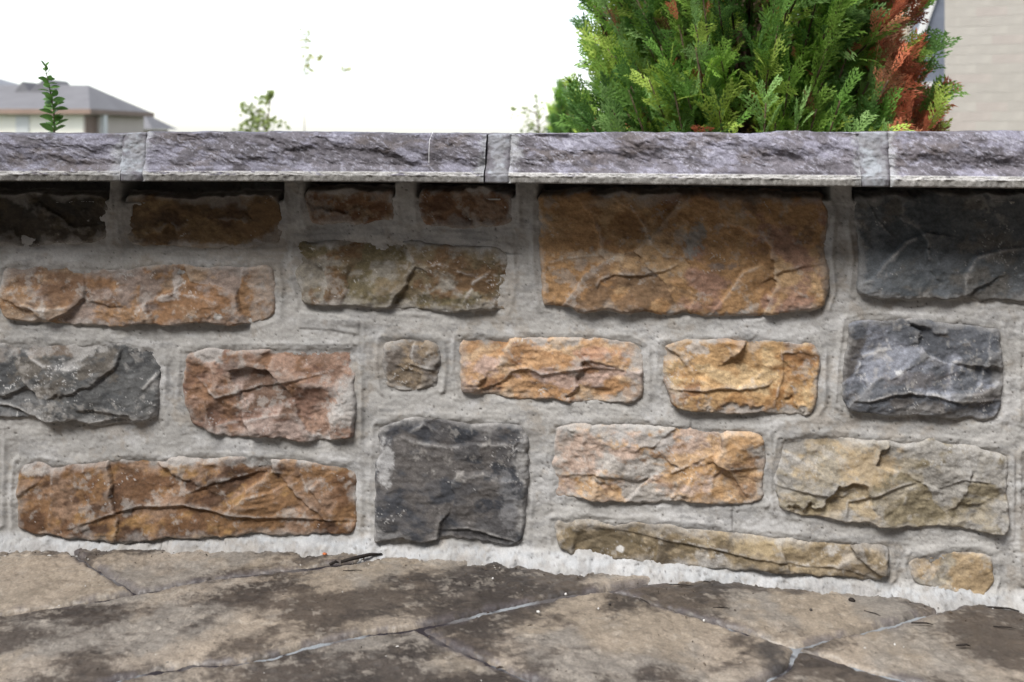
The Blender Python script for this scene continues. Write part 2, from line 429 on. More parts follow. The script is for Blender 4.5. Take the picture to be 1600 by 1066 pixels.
# --- second course
S([(2, 420), (20, 413), (120, 417), (200, 420), (240, 412), (300, 416), (425, 416), (432, 450), (430, 492), (400, 504), (300, 509), (180, 508), (60, 503), (8, 500), (-2, 470)],
  [(160, 118, 78), ((140, 98, 62), .4), ((168, 138, 108), .3), ((152, 132, 120), .25), ((118, 84, 58), .12)], 107, 'brown sandstone block with a forked white seam', pt=3, pb=11, facets=9, tilt=.26, smear=(6, 4, 30, 4), veins=.2,
  scarps=[([(20, 440), (45, 470), (70, 478), (140, 472)], 5, 30, 1), ([(235, 470), (265, 460), (300, 462), (350, 478)], 5, 40, 1), ([(272, 416), (278, 440), (270, 462), (255, 472)], 2.5, 20, 1)],
  spots=[(276, 440, 6, 24, (188, 176, 168), .8), (262, 466, 16, 5, (190, 180, 172), .7), (72, 486, 6, 14, (186, 176, 166), .7), (345, 492, 7, 5, (220, 215, 208), .9)])
S([(466, 378), (520, 374), (640, 378), (760, 384), (792, 392), (797, 440), (790, 480), (740, 488), (640, 484), (540, 478), (474, 474), (462, 430)],
  [(124, 106, 76), ((108, 96, 64), .4), ((120, 88, 56), .3), ((142, 134, 120), .25)], 108, 'olive brown split stone with pale scratches', pt=2, pb=9, facets=6, tilt=.18, smear=(26, 14, 16, 6), veins=.3, film=.05,
  scarps=[([(722, 470), (735, 440), (760, 425), (785, 440)], 4, 40, 1), ([(640, 420), (690, 408), (740, 430)], 2.5, 40, 1)])
# --- third course
S([(-80, 538), (60, 534), (130, 540), (170, 532), (240, 545), (251, 570), (248, 640), (252, 655), (180, 663), (110, 661), (40, 652), (-80, 648)],
  [(94, 94, 93), ((78, 79, 80), .4), ((102, 94, 84), .15), ((114, 114, 114), .15)], 109, 'grey split stone with white scratches', pt=2, pb=13, facets=6, tilt=.2, rough=1.3, smear=(2, 22, 14, 3), veins=.6,
  scarps=[([(-40, 628), (20, 634), (70, 655), (130, 660), (185, 652), (230, 658)], 8, 60, -1), ([(45, 552), (75, 568), (115, 568), (135, 560)], 4, 26, 1), ([(215, 610), (232, 590), (250, 575)], 3, 30, 1)],
  spots=[(90, 546, 40, 9, (136, 112, 90), .6), (-10, 550, 40, 14, (130, 108, 90), .6)])
S([(290, 548), (340, 545), (450, 545), (552, 545), (556, 600), (556, 684), (500, 690), (400, 684), (330, 678), (300, 664), (286, 630)],
  [(162, 126, 104), ((142, 100, 68), .4), ((172, 148, 136), .3), ((130, 94, 76), .25), ((108, 78, 58), .12)], 110, 'pinkish tan stone with a rough pitted face', pt=3, pb=10, facets=9, tilt=.28, rough=2.6, smear=(5, 10, 26, 10), veins=.2, grain=1.3,
  scarps=[([(300, 590), (340, 625), (400, 612), (470, 590), (550, 575)], 5, 50, -1), ([(320, 672), (370, 660), (450, 640), (520, 650)], 4, 40, 1)],
  spots=[(540, 640, 24, 26, (176, 171, 165), .8)])
S([(600, 532), (640, 527), (684, 534), (688, 570), (684, 606), (640, 610), (602, 606), (597, 570)],
  [(146, 124, 96), ((128, 110, 88), .4), ((108, 98, 90), .3)], 111, 'small brown stone in the wide mortar joint', pt=2, pb=4, facets=4, tilt=.2, smear=(9, 8, 8, 6),
  scarps=[([(645, 530), (640, 565), (655, 570), (684, 580)], 3.5, 24, -1)])
S([(718, 530), (790, 527), (900, 528), (985, 532), (1006, 545), (1006, 620), (985, 632), (900, 628), (800, 622), (726, 612), (716, 580)],
  [(194, 146, 98), ((178, 128, 80), .35), ((204, 166, 124), .3), ((186, 154, 138), .22), ((146, 98, 60), .08)], 112, 'pale orange sandstone block with faceted face', pt=3, pb=9, facets=8, tilt=.2, bed=.25, smear=(5, 10, 32, 6), veins=.1,
  scarps=[([(722, 612), (760, 604), (798, 590), (806, 580), (830, 577), (850, 588), (930, 577), (985, 575)], 5.5, 40, -1), ([(768, 530), (782, 555), (800, 585)], 4, 36, 1), ([(905, 556), (930, 578)], 3, 26, -1), ([(850, 590), (856, 612), (870, 626)], 3, 26, -1)],
  spots=[(935, 552, 40, 10, (190, 134, 112), .5)])
S([(1036, 538), (1080, 531), (1180, 530), (1270, 534), (1281, 555), (1280, 630), (1265, 648), (1180, 646), (1090, 642), (1050, 636), (1034, 600)],
  [(190, 146, 92), ((172, 122, 68), .35), ((202, 168, 118), .3), ((132, 90, 54), .14)], 113, 'golden sandstone block with a rounded boss', pt=4, pb=9, facets=6, tilt=.24, smear=(4, 8, 8, 14), veins=.12,
  scarps=[([(1046, 610), (1100, 602), (1150, 612), (1195, 604), (1215, 590)], 6, 36, -1), ([(1065, 545), (1085, 570), (1100, 600)], 3.5, 30, 1), ([(1215, 640), (1222, 590), (1225, 555), (1270, 550)], 4, 30, -1)],
  spots=[(1235, 590, 30, 28, (160, 100, 42), .5), (1090, 545, 14, 10, (196, 186, 176), .8)])
S([(1326, 505), (1350, 497), (1440, 500), (1520, 506), (1560, 516), (1568, 560), (1566, 640), (1545, 656), (1470, 652), (1390, 648), (1330, 644), (1314, 628), (1318, 570)],
  [(98, 101, 108), ((82, 85, 92), .4), ((132, 135, 146), .28), ((92, 86, 82), .15)], 114, 'blue grey split stone with sharp chipped flakes', pt=4, pb=12, facets=8, tilt=.26, rough=1.3, smear=(3, 4, 3, 3), veins=.35, film=.05,
  scarps=[([(1318, 622), (1360, 626), (1420, 614), (1455, 618), (1500, 626), (1560, 622)], 7, 40, -1), ([(1318, 600), (1345, 560), (1385, 545), (1376, 515)], 4, 36, 1), ([(1480, 600), (1490, 560), (1530, 545)], 4, 40, 1), ([(1500, 615), (1530, 595), (1540, 550), (1545, 515)], 6, 30, 1)],
  spots=[(1402, 580, 6, 5, (215, 215, 215), .9), (1430, 590, 50, 12, (112, 100, 94), .4)])
# --- fourth course
S([(30, 726), (60, 720), (78, 724), (80, 728), (200, 718), (300, 714), (420, 714), (540, 726), (557, 740), (558, 800), (552, 830), (470, 836), (330, 838), (200, 844), (120, 840), (60, 832), (28, 824), (26, 770)],
  [(146, 104, 64), ((156, 114, 62), .35), ((150, 116, 90), .35), ((114, 76, 46), .3), ((84, 56, 38), .14)], 115, 'long orange brown stone with deep shelving layers', pt=4, pb=11, facets=7, tilt=.24, rough=1.8, bed=.15, smear=(5, 9, 6, 4), veins=.1,
  scarps=[([(120, 826), (180, 800), (220, 792), (290, 788), (340, 796), (400, 804), (470, 808), (555, 814)], 9, 45, -1),
          ([(300, 770), (345, 750), (400, 735), (440, 738)], 6, 36, -1), ([(350, 800), (380, 770), (420, 765), (470, 742)], 4.5, 30, 1), ([(78, 722), (80, 770), (76, 826)], 3, 26, -1), ([(470, 736), (480, 760), (500, 745)], 4, 30, 1)],
  spots=[(50, 812, 26, 18, (84, 54, 34), .6), (54, 734, 20, 10, (184, 178, 170), .7)])
S([(592, 668), (620, 656), (660, 652), (740, 658), (815, 662), (826, 690), (824, 760), (818, 850), (790, 852), (700, 838), (640, 842), (588, 846), (586, 760)],
  [(88, 85, 85), ((66, 68, 74), .38), ((100, 94, 90), .35), ((54, 57, 64), .15)], 116, 'dark charcoal square stone with white mortar smears', pt=7, pb=10, facets=4, tilt=.12, rough=1.1, bed=.12, smear=(3, 5, 12, 5), veins=.2, film=.02,
  scarps=[([(592, 690), (630, 680), (700, 694), (760, 690), (825, 684)], 3.5, 40, 1), ([(700, 832), (740, 830), (780, 842), (815, 852)], 7, 30, -1), ([(640, 672), (660, 656), (680, 668)], 4, 20, 1)],
  spots=[(604, 722, 12, 32, (196, 194, 192), .65), (798, 790, 14, 50, (150, 148, 148), .5)])
S([(866, 664), (900, 660), (1000, 662), (1100, 668), (1194, 676), (1198, 720), (1194, 782), (1150, 788), (1040, 784), (940, 782), (866, 778), (862, 720)],
  [(198, 158, 114), ((184, 138, 86), .3), ((192, 164, 146), .38), ((172, 166, 158), .25), ((150, 112, 78), .1)], 117, 'tan stone under pale mortar film', pt=3, pb=8, facets=9, tilt=.22, rough=2.0, smear=(6, 16, 14, 5), veins=.15, grain=1.3,
  scarps=[([(866, 740), (930, 738), (1000, 752), (1060, 735), (1110, 715)], 4.5, 36, -1), ([(926, 664), (918, 690), (928, 735), (936, 780)], 3.5, 26, 1), ([(1108, 786), (1112, 746), (1130, 736), (1190, 732)], 4, 30, -1)],
  spots=[(1015, 686, 52, 16, (178, 174, 170), .8)])
S([(1222, 690), (1260, 680), (1330, 684), (1400, 690), (1480, 690), (1540, 700), (1574, 712), (1574, 836), (1500, 824), (1400, 824), (1330, 814), (1260, 806), (1216, 796), (1212, 750)],
  [(160, 148, 126), ((172, 150, 114), .3), ((150, 145, 137), .4), ((130, 116, 86), .24)], 118, 'grey and tan stone with three shallow scoops', pt=3, pb=14, facets=8, tilt=.24, rough=1.6, smear=(5, 8, 22, 3), veins=.2,
  scarps=[([(1216, 756), (1270, 764), (1312, 772), (1330, 758)], 5, 40, -1), ([(1314, 812), (1320, 780), (1370, 770), (1410, 760), (1440, 758)], 5, 40, -1), ([(1400, 800), (1410, 764), (1440, 756), (1468, 768), (1478, 800)], 4, 34, 1), ([(1470, 764), (1500, 752), (1572, 758)], 5, 36, -1)],
  spots=[(1355, 728, 48, 34, (190, 160, 116), .6), (1265, 790, 40, 14, (168, 150, 108), .5), (1530, 720, 40, 24, (176, 172, 166), .6)])
S([(866, 816), (900, 808), (960, 818), (1000, 816), (1080, 824), (1200, 838), (1290, 846), (1388, 852), (1390, 900), (1340, 904), (1250, 894), (1120, 890), (1000, 880), (900, 868), (870, 850)],
  [(142, 122, 90), ((122, 104, 74), .35), ((164, 144, 112), .3), ((102, 88, 68), .2)], 119, 'long low tan stone along the paving', pt=2, pb=6, facets=7, tilt=.22, rough=1.6, smear=(5, 8, 10, 7), veins=.2,
  scarps=[([(940, 826), (1000, 836), (1080, 854), (1150, 868), (1250, 880), (1320, 884), (1385, 900)], 4.5, 30, -1), ([(1200, 880), (1260, 876), (1290, 862), (1285, 846)], 3, 26, 1)],
  spots=[(930, 845, 70, 20, (104, 90, 66), .65), (1200, 846, 60, 14, (184, 160, 116), .6), (970, 857, 5, 4, (220, 216, 210), .9), (1100, 868, 14, 12, (190, 184, 176), .6), (1300, 858, 18, 10, (196, 190, 182), .7), (1330, 888, 40, 10, (108, 92, 72), .6)])
S([(1426, 870), (1470, 862), (1530, 860), (1552, 866), (1552, 905), (1540, 936), (1500, 930), (1430, 914), (1422, 890)],
  [(184, 156, 116), ((168, 140, 100), .4), ((160, 150, 130), .2)], 120, 'small tan stone at the foot of the wall', pt=3, pb=4, facets=2, tilt=.08, rough=.7, smear=(5, 10, 6, 4), veins=.1)
# --- courses past the frame's edges
PALS = [[(160, 118, 78), ((140, 98, 62), .4), ((168, 138, 108), .3)], [(98, 101, 108), ((82, 85, 92), .4), ((132, 135, 146), .28)],
        [(204, 162, 102), ((186, 134, 74), .35), ((214, 182, 126), .3)], [(124, 121, 115), ((106, 104, 99), .4), ((128, 110, 90), .2)],
        [(172, 156, 128), ((182, 158, 116), .3), ((158, 150, 138), .35)]]
rr = random.Random(4)
def ext(x0, x1, starts):
    rows = [(.545, .46), (.432, .335), (.31, .21), (.185, .035)]
    for r, (zt, zb) in enumerate(rows):
        x = x0 + starts[r]
        while x < x1 - 60:
            x2 = min(x + rr.uniform(190, 430), x1)
            if x1 - x2 < 110: x2 = x1
            j = lambda: rr.uniform(-4, 4)
            a, b = x + 14, x2 - 14; mid = (a + b) / 2
            poly = [(a + j(), z_to_py(a, zt) + j()), (mid, z_to_py(mid, zt) + j()), (b + j(), z_to_py(b, zt) + j()), (b + j(), z_to_py(b, zb) + j()), (mid, z_to_py(mid, zb) + j()), (a + j(), z_to_py(a, zb) + j())]
            S(poly, rr.choice(PALS), rr.randrange(2000, 9000), step=6, pt=3, pb=10)
            x = x2
ext(-1250, 0, [0, 0, 0, 0]) if False else None
for args in ((-1150, -85, 0), (-1150, -18, 1), (-1150, -95, 2), (-1150, 15, 3)):
    pass
def ext_rows(side):
    rows = [(.545, .46), (.432, .335), (.31, .21), (.185, .035)]
    lim = [-90, -16, -100, 10] if side < 0 else [1722, 1602, 1602, 1602]
    if side > 0: rows = [(.545, .40), (.36, .25), (.365, .24), (.20, .035)]
    for r, (zt, zb) in enumerate(rows):
        if side > 0 and r == 1: continue
        x = -1150 if side < 0 else lim[r]
        end = lim[r] if side < 0 else 2700
        while x < end - 40:
            x2 = min(x + rr.uniform(200, 430), end)
            if end - x2 < 130: x2 = end
            j = lambda: rr.uniform(-4, 4)
            a, b = x + (14 if not (side > 0 and x == lim[r]) else 0), x2 - 14; mid = (a + b) / 2
            poly = [(a, z_to_py(a, zt) + j()), (mid, z_to_py(mid, zt) + j()), (b + j(), z_to_py(b, zt) + j()), (b + j(), z_to_py(b, zb) + j()), (mid, z_to_py(mid, zb) + j()), (a, z_to_py(a, zb) + j())]
            S(poly, rr.choice(PALS), rr.randrange(2000, 9000), step=5, pt=3, pb=10)
            x = x2
ext_rows(-1); ext_rows(1)

def build_stone(s):
    P = np.array(s['poly'], float); st = s['step']; seed = s['seed']; q = 1.6 / st
    x0, y0 = P.min(0); x1, y1 = P.max(0)
    xs = np.arange(x0 - 8, x1 + 8 + st, st); ys = np.arange(y0 - 8, y1 + 8 + st, st)
    X, Y = np.meshgrid(xs, ys); sh = X.shape
    sd = poly_sd(P, X, Y)
    sd = blur(sd, 3 * q) + band(sh, seed, 70 / st) * 1.7 + band(sh, seed + 1, 22 / st) * .6 + band(sh, seed + 2, 8 / st) * .22
    u = (X - x0) / (x1 - x0); v = np.clip((Y - y0) / (y1 - y0), 0, 1)
    r = np.random.default_rng(seed)
    # broken planes
    n = s['facets']; fx = r.uniform(x0, x1, n); fy = r.uniform(y0, y1, n)
    wx = spec(sh, seed + 3, 1.9) * 16; wy = spec(sh, seed + 4, 1.9) * 10
    gx, gy = r.normal(0, s['tilt'] * .55, n), r.normal(0, s['tilt'] * .6, n)
    off = r.normal(0, .9, n)
    d = np.stack([((X + wx - fx[i]) / 1.35) ** 2 + (Y + wy - fy[i]) ** 2 for i in range(n)])
    lg = -d / 70.0; lg -= lg.max(0); wgt = np.exp(lg); wgt /= wgt.sum(0)
    pl = np.stack([off[i] + np.clip(gx[i] * (X - fx[i]) + gy[i] * (Y - fy[i]), -5, 5) for i in range(n)])
    face = (wgt * pl).sum(0)
    face -= np.median(face[sd > 0])
    face += s['pt'] * .8 + (s['pb'] * .8 - s['pt'] * .8) * v
    face += spec(sh, seed + 5, 2.0, ax=1.25, lo=.02) * s['rough'] * .5 + np.abs(band(sh, seed + 6, 26 / st, 1.3)) * -.35
    rot = r.uniform(-.35, .35)
    face += spec(sh, seed + 7, s['grain'], ax=1.5, lo=.05, rot=rot) * .24
    fl = spec(sh, seed + 10, 1.75, ax=1.6, lo=.02, rot=rot) * 1.4; fq = np.floor(fl) + sst(.82, 1.0, fl - np.floor(fl))
    face += .26 * fq * s['chip']
    if s['bed']: face += band(sh, seed + 8, 6, ax=6, rot=rot * .4) * s['bed'] * (.4 + .6 * cover(spec(sh, seed + 9, 2), .5, .5))
    ridge = np.zeros(sh)
    for pts, amp, dec, side in s['scarps']:
        pj = np.array(pts, float); dd, cr, t = line_field(pj, X + wx * .22, Y + wy * .3)
        tp = np.sqrt(np.clip(np.sin(np.pi * np.clip(t, 0.02, .98)), 0, 1))
        # past the ends the step dies away
        face += .62 * amp * tp * (sst(-1.5, 2.2, cr * side) * np.exp(-dd / dec) - .2 * sst(1.5, -2.2, cr * side) * np.exp(-dd / (dec * .6)))
        ridge = np.maximum(ridge, np.exp(-((cr * side - 3) / 2.0) ** 2) * (dd < np.abs(cr) + 3) * tp)
    # mortar film near the edges
    sm = np.zeros(sh); nz = spec(sh, seed + 20, 1.75, lo=.015)
    for dist, wd in zip((X - x0, Y - y0, x1 - X, y1 - Y), s['smear']):
        sm = np.maximum(sm, sst(wd, wd * .25, dist + nz * wd * .55))
    sm = sm * (.55 + .45 * cover(spec(sh, seed + 21, 1.7, lo=.01), .6, .6))
    sm = np.maximum(sm, np.maximum(.7 * sst(4, 0, sd + nz * 2.5), .5 * sst(13, 0, sd + nz * 6)))
    face = face * (1 - .25 * sm)
    face = np.maximum(face, -2.0)
    reb = (s['re'] - 2) * (1 - .35 * sst(.6, 1, v))
    t = np.clip(sd / reb, 0, 1); shoulder = np.sqrt(1 - (1 - t) ** 2)
    H = -1.5 + (face + 1.5) * shoulder - 26 * (1 - sst(-5, 0, sd))
    # colour
    pal = s['pal']; c = np.ones(sh + (3,)) * alb(pal[0])
    def mix(col, m): c[:] = c * (1 - m[..., None]) + alb(col) * m[..., None]
    fi = d.argmin(0)
    for k, (col, fr) in enumerate(pal[1:]):
        n1 = spec(sh, seed + 30 + k, 1.75, ax=1.4, lo=.012, rot=rot) + .8 * r.normal(0, 1, n)[fi]
        mix(col, cover(n1, fr, .55) * .9)
    c *= (1 + .13 * spec(sh, seed + 40, 1.0, ax=1.8, lo=.04, rot=rot))[..., None]
    for cx, cy, rx, ry, col, k in s['spots']:
        m = sst(1.25, .6, np.hypot((X - cx) / rx, (Y - cy) / ry) + .28 * spec(sh, seed + 41, 1.4, lo=.03))
        mix(col, m * k)
    n2 = np.abs(band(sh, seed + 50, 34 / st, 1.2) + .3 * band(sh, seed + 51, 9 / st)); wz = cover(spec(sh, seed + 52, 1.8, lo=.015), s['veins'] * .55, .25)
    mix((206, 203, 199), sst(.10, .02, n2) * wz * .75)
    n3 = band(sh, seed + 53, 3.4 / st * 1.6)
    mix((208, 204, 198), sst(1.9, 2.6, n3) * (.25 + .75 * wz) * .6 * min(1, s['veins'] * 3))
    mix((206, 202, 197), ridge * cover(spec(sh, seed + 55, 1.4, lo=.03), .3 + .5 * s['veins'], .5) * min(.75, .25 + s['veins']))
    hp = face - blur(face, 5 * q)            # knocked, dusty arrises
    mix((198, 192, 184), sst(.7, 2.0, hp) * .18)
    mix((176, 170, 162), cover(spec(sh, seed + 54, 1.5, lo=.02), s['film'], .5) * .45)
    mix(GREY, sm * .82)
    c = np.clip(c, .006, .9)
    kq = sd > -6; keep = kq[:-1, :-1] | kq[1:, 1:] | kq[1:, :-1] | kq[:-1, 1:]
    V, Fc, C = compact(wall_pts(X, Y, H), grid_faces(*sh, keep), c.reshape(-1, 3))
    o = under_wall(make_obj('stone', V, Fc, M_STONE, None, C))
    if s['label']: o['label'] = s['label']
for s in STONES: build_stone(s)

def mortar_bed(x0, x1, st, seed):
    xs = np.arange(x0, x1 + st, st); yt, ybm = 283, 1015 if x1 < 1800 else 1240
    ys = np.arange(yt, ybm + st, st)
    X, Y = np.meshgrid(xs, ys); sh = X.shape; q = 2 / st
    ins = np.full(sh, -1e9)
    for s in STONES:
        P = np.array(s['poly']); a, b = P.min(0) - 60, P.max(0) + 60
        if b[0] < x0 or a[0] > x1: continue
        i0, i1 = np.searchsorted(xs, (a[0], b[0])); j0, j1 = np.searchsorted(ys, (a[1], b[1]))
        if i1 <= i0 or j1 <= j0: continue
        sub = (slice(j0, j1), slice(i0, i1))
        ins[sub] = np.maximum(ins[sub], poly_sd(P, X[sub], Y[sub]))
    inside = ins > 0
    # vertical distance to the stone above and the stone below
    dn = np.full(sh, 70.0); upd = np.full(sh, 70.0); cur = np.full(sh[1], 70.0)
    for j in range(sh[0]):
        cur = np.where(inside[j], 0, np.minimum(cur + st, 70)); upd[j] = cur
    cur = np.full(sh[1], 70.0)
    for j in range(sh[0] - 1, -1, -1):
        cur = np.where(inside[j], 0, np.minimum(cur + st, 70)); dn[j] = cur
    gap = np.maximum(-ins, 0)
    m = .7 - 3.0 * np.exp(-upd / 12) + 1.9 * np.exp(-dn / 12)
    m = blur(m, 1.6 * q)
    m += .6 * np.exp(-((gap - 8) / 2.6) ** 2) * (.5 + .5 * cover(spec(sh, seed + 12, 1.8, lo=.01), .6, .6))
    m -= np.maximum(ins, 0) * (.30 - .12 * np.exp(-dn / 20)) - spec(sh, seed + 13, 1.7, lo=.02) * .6 * np.exp(-(gap / 8) ** 2)
    vert = sst(18, 45, np.minimum(upd, dn)) * (.25 + .75 * cover(spec(sh, seed + 19, 1.9, lo=.008), .6, .5))
    m += band(sh, seed + 20, 9 / st, 9, rot=.05) * .09 * (1 - vert) + band(sh, seed + 21, 9 / st, 1, 9) * .1 * vert
    crack = np.zeros(sh)
    for kq_ in range(9):
        rk = np.random.default_rng(seed + 60 + kq_); qx, qy = rk.uniform(x0, x1), rk.uniform(400, 880); an = rk.choice([0, 1.57]) + rk.uniform(-.3, .3)
        pk = [(qx, qy)]
        for _ in range(6): qx += 9 * math.cos(an) + rk.normal(0, 3); qy += 9 * math.sin(an) + rk.normal(0, 3); pk.append((qx, qy))
        dk, _, tk = line_field(pk, X, Y); crack = np.maximum(crack, sst(2.4, .8, dk) * np.clip(np.sin(np.pi * tk), 0, 1))
    m -= crack * 1.2; m += 1.5 * vert * np.exp(-((gap - 9) / 3) ** 2) - 1.4 * vert * sst(10, 17, gap)
    m += spec(sh, seed, 1.7, ax=1.6, lo=.01) * .75 + band(sh, seed + 1, 30 / st, 2.8) * .25 + spec(sh, seed + 2, .7, lo=.08) * .22
    pit = sst(2.1, 2.8, band(sh, seed + 3, 7 / st)); m -= pit * 1.6
    if x0 < 470 < x1:   # the smooth trowelled patch below the olive stone
        dd = poly_sd([(466, 486), (520, 490), (562, 500), (560, 524), (520, 516), (466, 512)], X, Y)
        m += sst(-1.5, 2, dd) * 2.2
        dd, cr, t = line_field([(566, 500), (564, 600), (560, 700), (562, 830)], X, Y)
        m += sst(-1.5, 2, -cr) * np.exp(-dd / 18) * 1.2 * (Y > 500)
    _, D, _, _ = wcol(X); Z = HC - (Y - HZ) * D / F
    zz = Z * 1000 + spec(sh, seed + 4, 1.8, lo=.02) * 2.2
    fil = np.clip(1 - zz / 26, 0, 1.3)
    m = m + 21 * fil ** 1.7 + fil.clip(0, 1) * (spec(sh, seed + 5, .9, lo=.05) * .8 + spec(sh, seed + 18, 1.7, lo=.01) * 1.6)
    for s in STONES[:6]:
        P = np.array(s['poly']); top = P[:, 1].min() + 4
        if x0 < -60 or x0 > 1600: break
        rec = sst(P[:, 0].min() - 4, P[:, 0].min() + 6, X) * sst(P[:, 0].max() + 4, P[:, 0].max() - 6, X) * sst(top + 8, top, Y)
        m = m * (1 - rec) - 70 * rec
    m = np.where(ins > 16, -16, m)
    c = np.ones(sh + (3,)) * alb(MORT)
    def mix(col, k): c[:] = c * (1 - k[..., None]) + alb(col) * k[..., None]
    mix((166, 163, 158), cover(spec(sh, seed + 6, 1.7, ax=1.3, lo=.006), .35, .6) * .7)
    mix((204, 202, 200), cover(spec(sh, seed + 7, 1.6, ax=1.8, lo=.01), .3, .5) * .6)
    mix((158, 144, 126), cover(spec(sh, seed + 8, 1.6, lo=.012), .15, .5) * .45)
    mix((142, 141, 140), cover(spec(sh, seed + 14, 1.4, ax=2.2, lo=.02), .15, .5) * .5)
    mix((178, 182, 186), sst(.1, .5, fil) * .6 * (.45 + .55 * cover(spec(sh, seed + 16, 1.3, ax=1.8, lo=.02), .6, .6)))
    mix((120, 116, 112), sst(1.5, 2.4, band(sh, seed + 17, 9 / st, 1.6)) * sst(.15, .5, fil) * .7)
    mix((128, 116, 102), sst(.62, .98, fil + .18 * spec(sh, seed + 15, 1.5, lo=.02)) * .35)
    mix((196, 194, 190), cover(band(sh, seed + 23, 12 / st, 5, rot=.04), .2, .6) * .18)
    mix((118, 114, 110), sst(1.7, 2.5, band(sh, seed + 24, 4 / st)) * .5 * (.3 + .7 * cover(spec(sh, seed + 25, 1.7), .4, .5)))
    mix((92, 88, 84), np.maximum(pit * .75, crack * .75))
    c *= (1 + .05 * spec(sh, seed + 9, .6, lo=.05))[..., None]
    kq = (ins < 19) & (Z > -.02); keep = kq[:-1, :-1] & kq[1:, 1:] & kq[1:, :-1] & kq[:-1, 1:]
    V, Fc, C = compact(wall_pts(X, Y, m), grid_faces(*sh, keep), c.reshape(-1, 3))
    under_wall(make_obj('mortar', V, Fc, M_MORTAR, None, C))
mortar_bed(-60, 1660, 2.0, 500)
mortar_bed(-1160, -60, 8.0, 520)
mortar_bed(1660, 2720, 8.0, 540)
# the wall's core behind the face
pxs = np.arange(-1150, 2701, 25.0); Xc, Dc, nx, ny = wcol(pxs)
core = MB(); vs_ = []
for i in range(len(pxs)):
    for off, z in ((-.075, -.02), (-.075, .552), (-.26, .552), (-.26, -.02)):
        vs_.append((Xc[i] + nx[i] * off, Dc[i] + ny[i] * off, z))
fs_ = [(i * 4 + k, i * 4 + (k + 1) % 4, i * 4 + 4 + (k + 1) % 4, i * 4 + 4 + k) for i in range(len(pxs) - 1) for k in range(4)]
core.add(vs_, fs_); core.cur = (1, 1, 1)
M_CORE = mat_plain('rendered_core', MORT, .95, (30, .1), .3, 100)
under_wall(core.build('core', M_CORE))

# ------------------------------------------------------------------ coping
TOP = 0.6215
def cope_profile(n_face, n_low):
    """(outward mm, down mm, region) along the section: top, pitched face, pale sawn lip, lower band, underside"""
    pr = [(-320 + 386 * k / 47, .1 * k / 47, 0) for k in range(48)]
    for k in range(n_face):
        t = k / (n_face - 1); pr.append((71 + 17 * t ** .8, .8 + 54.5 * t, 1))
    for k in range(n_low):
        t = k / (n_low - 1); pr.append((92.5 + 1.5 * t, 56 + 4.4 * t, 2))
    for k in range(5):
        t = k / 4; pr.append((94 - .8 * t, 61.2 + 8.4 * t, 3))
    pr += [(90, 70.2, 4), (20, 70.2, 4), (-30, 70.2, 4), (-320, 70.2, 4)]
    return np.array(pr)

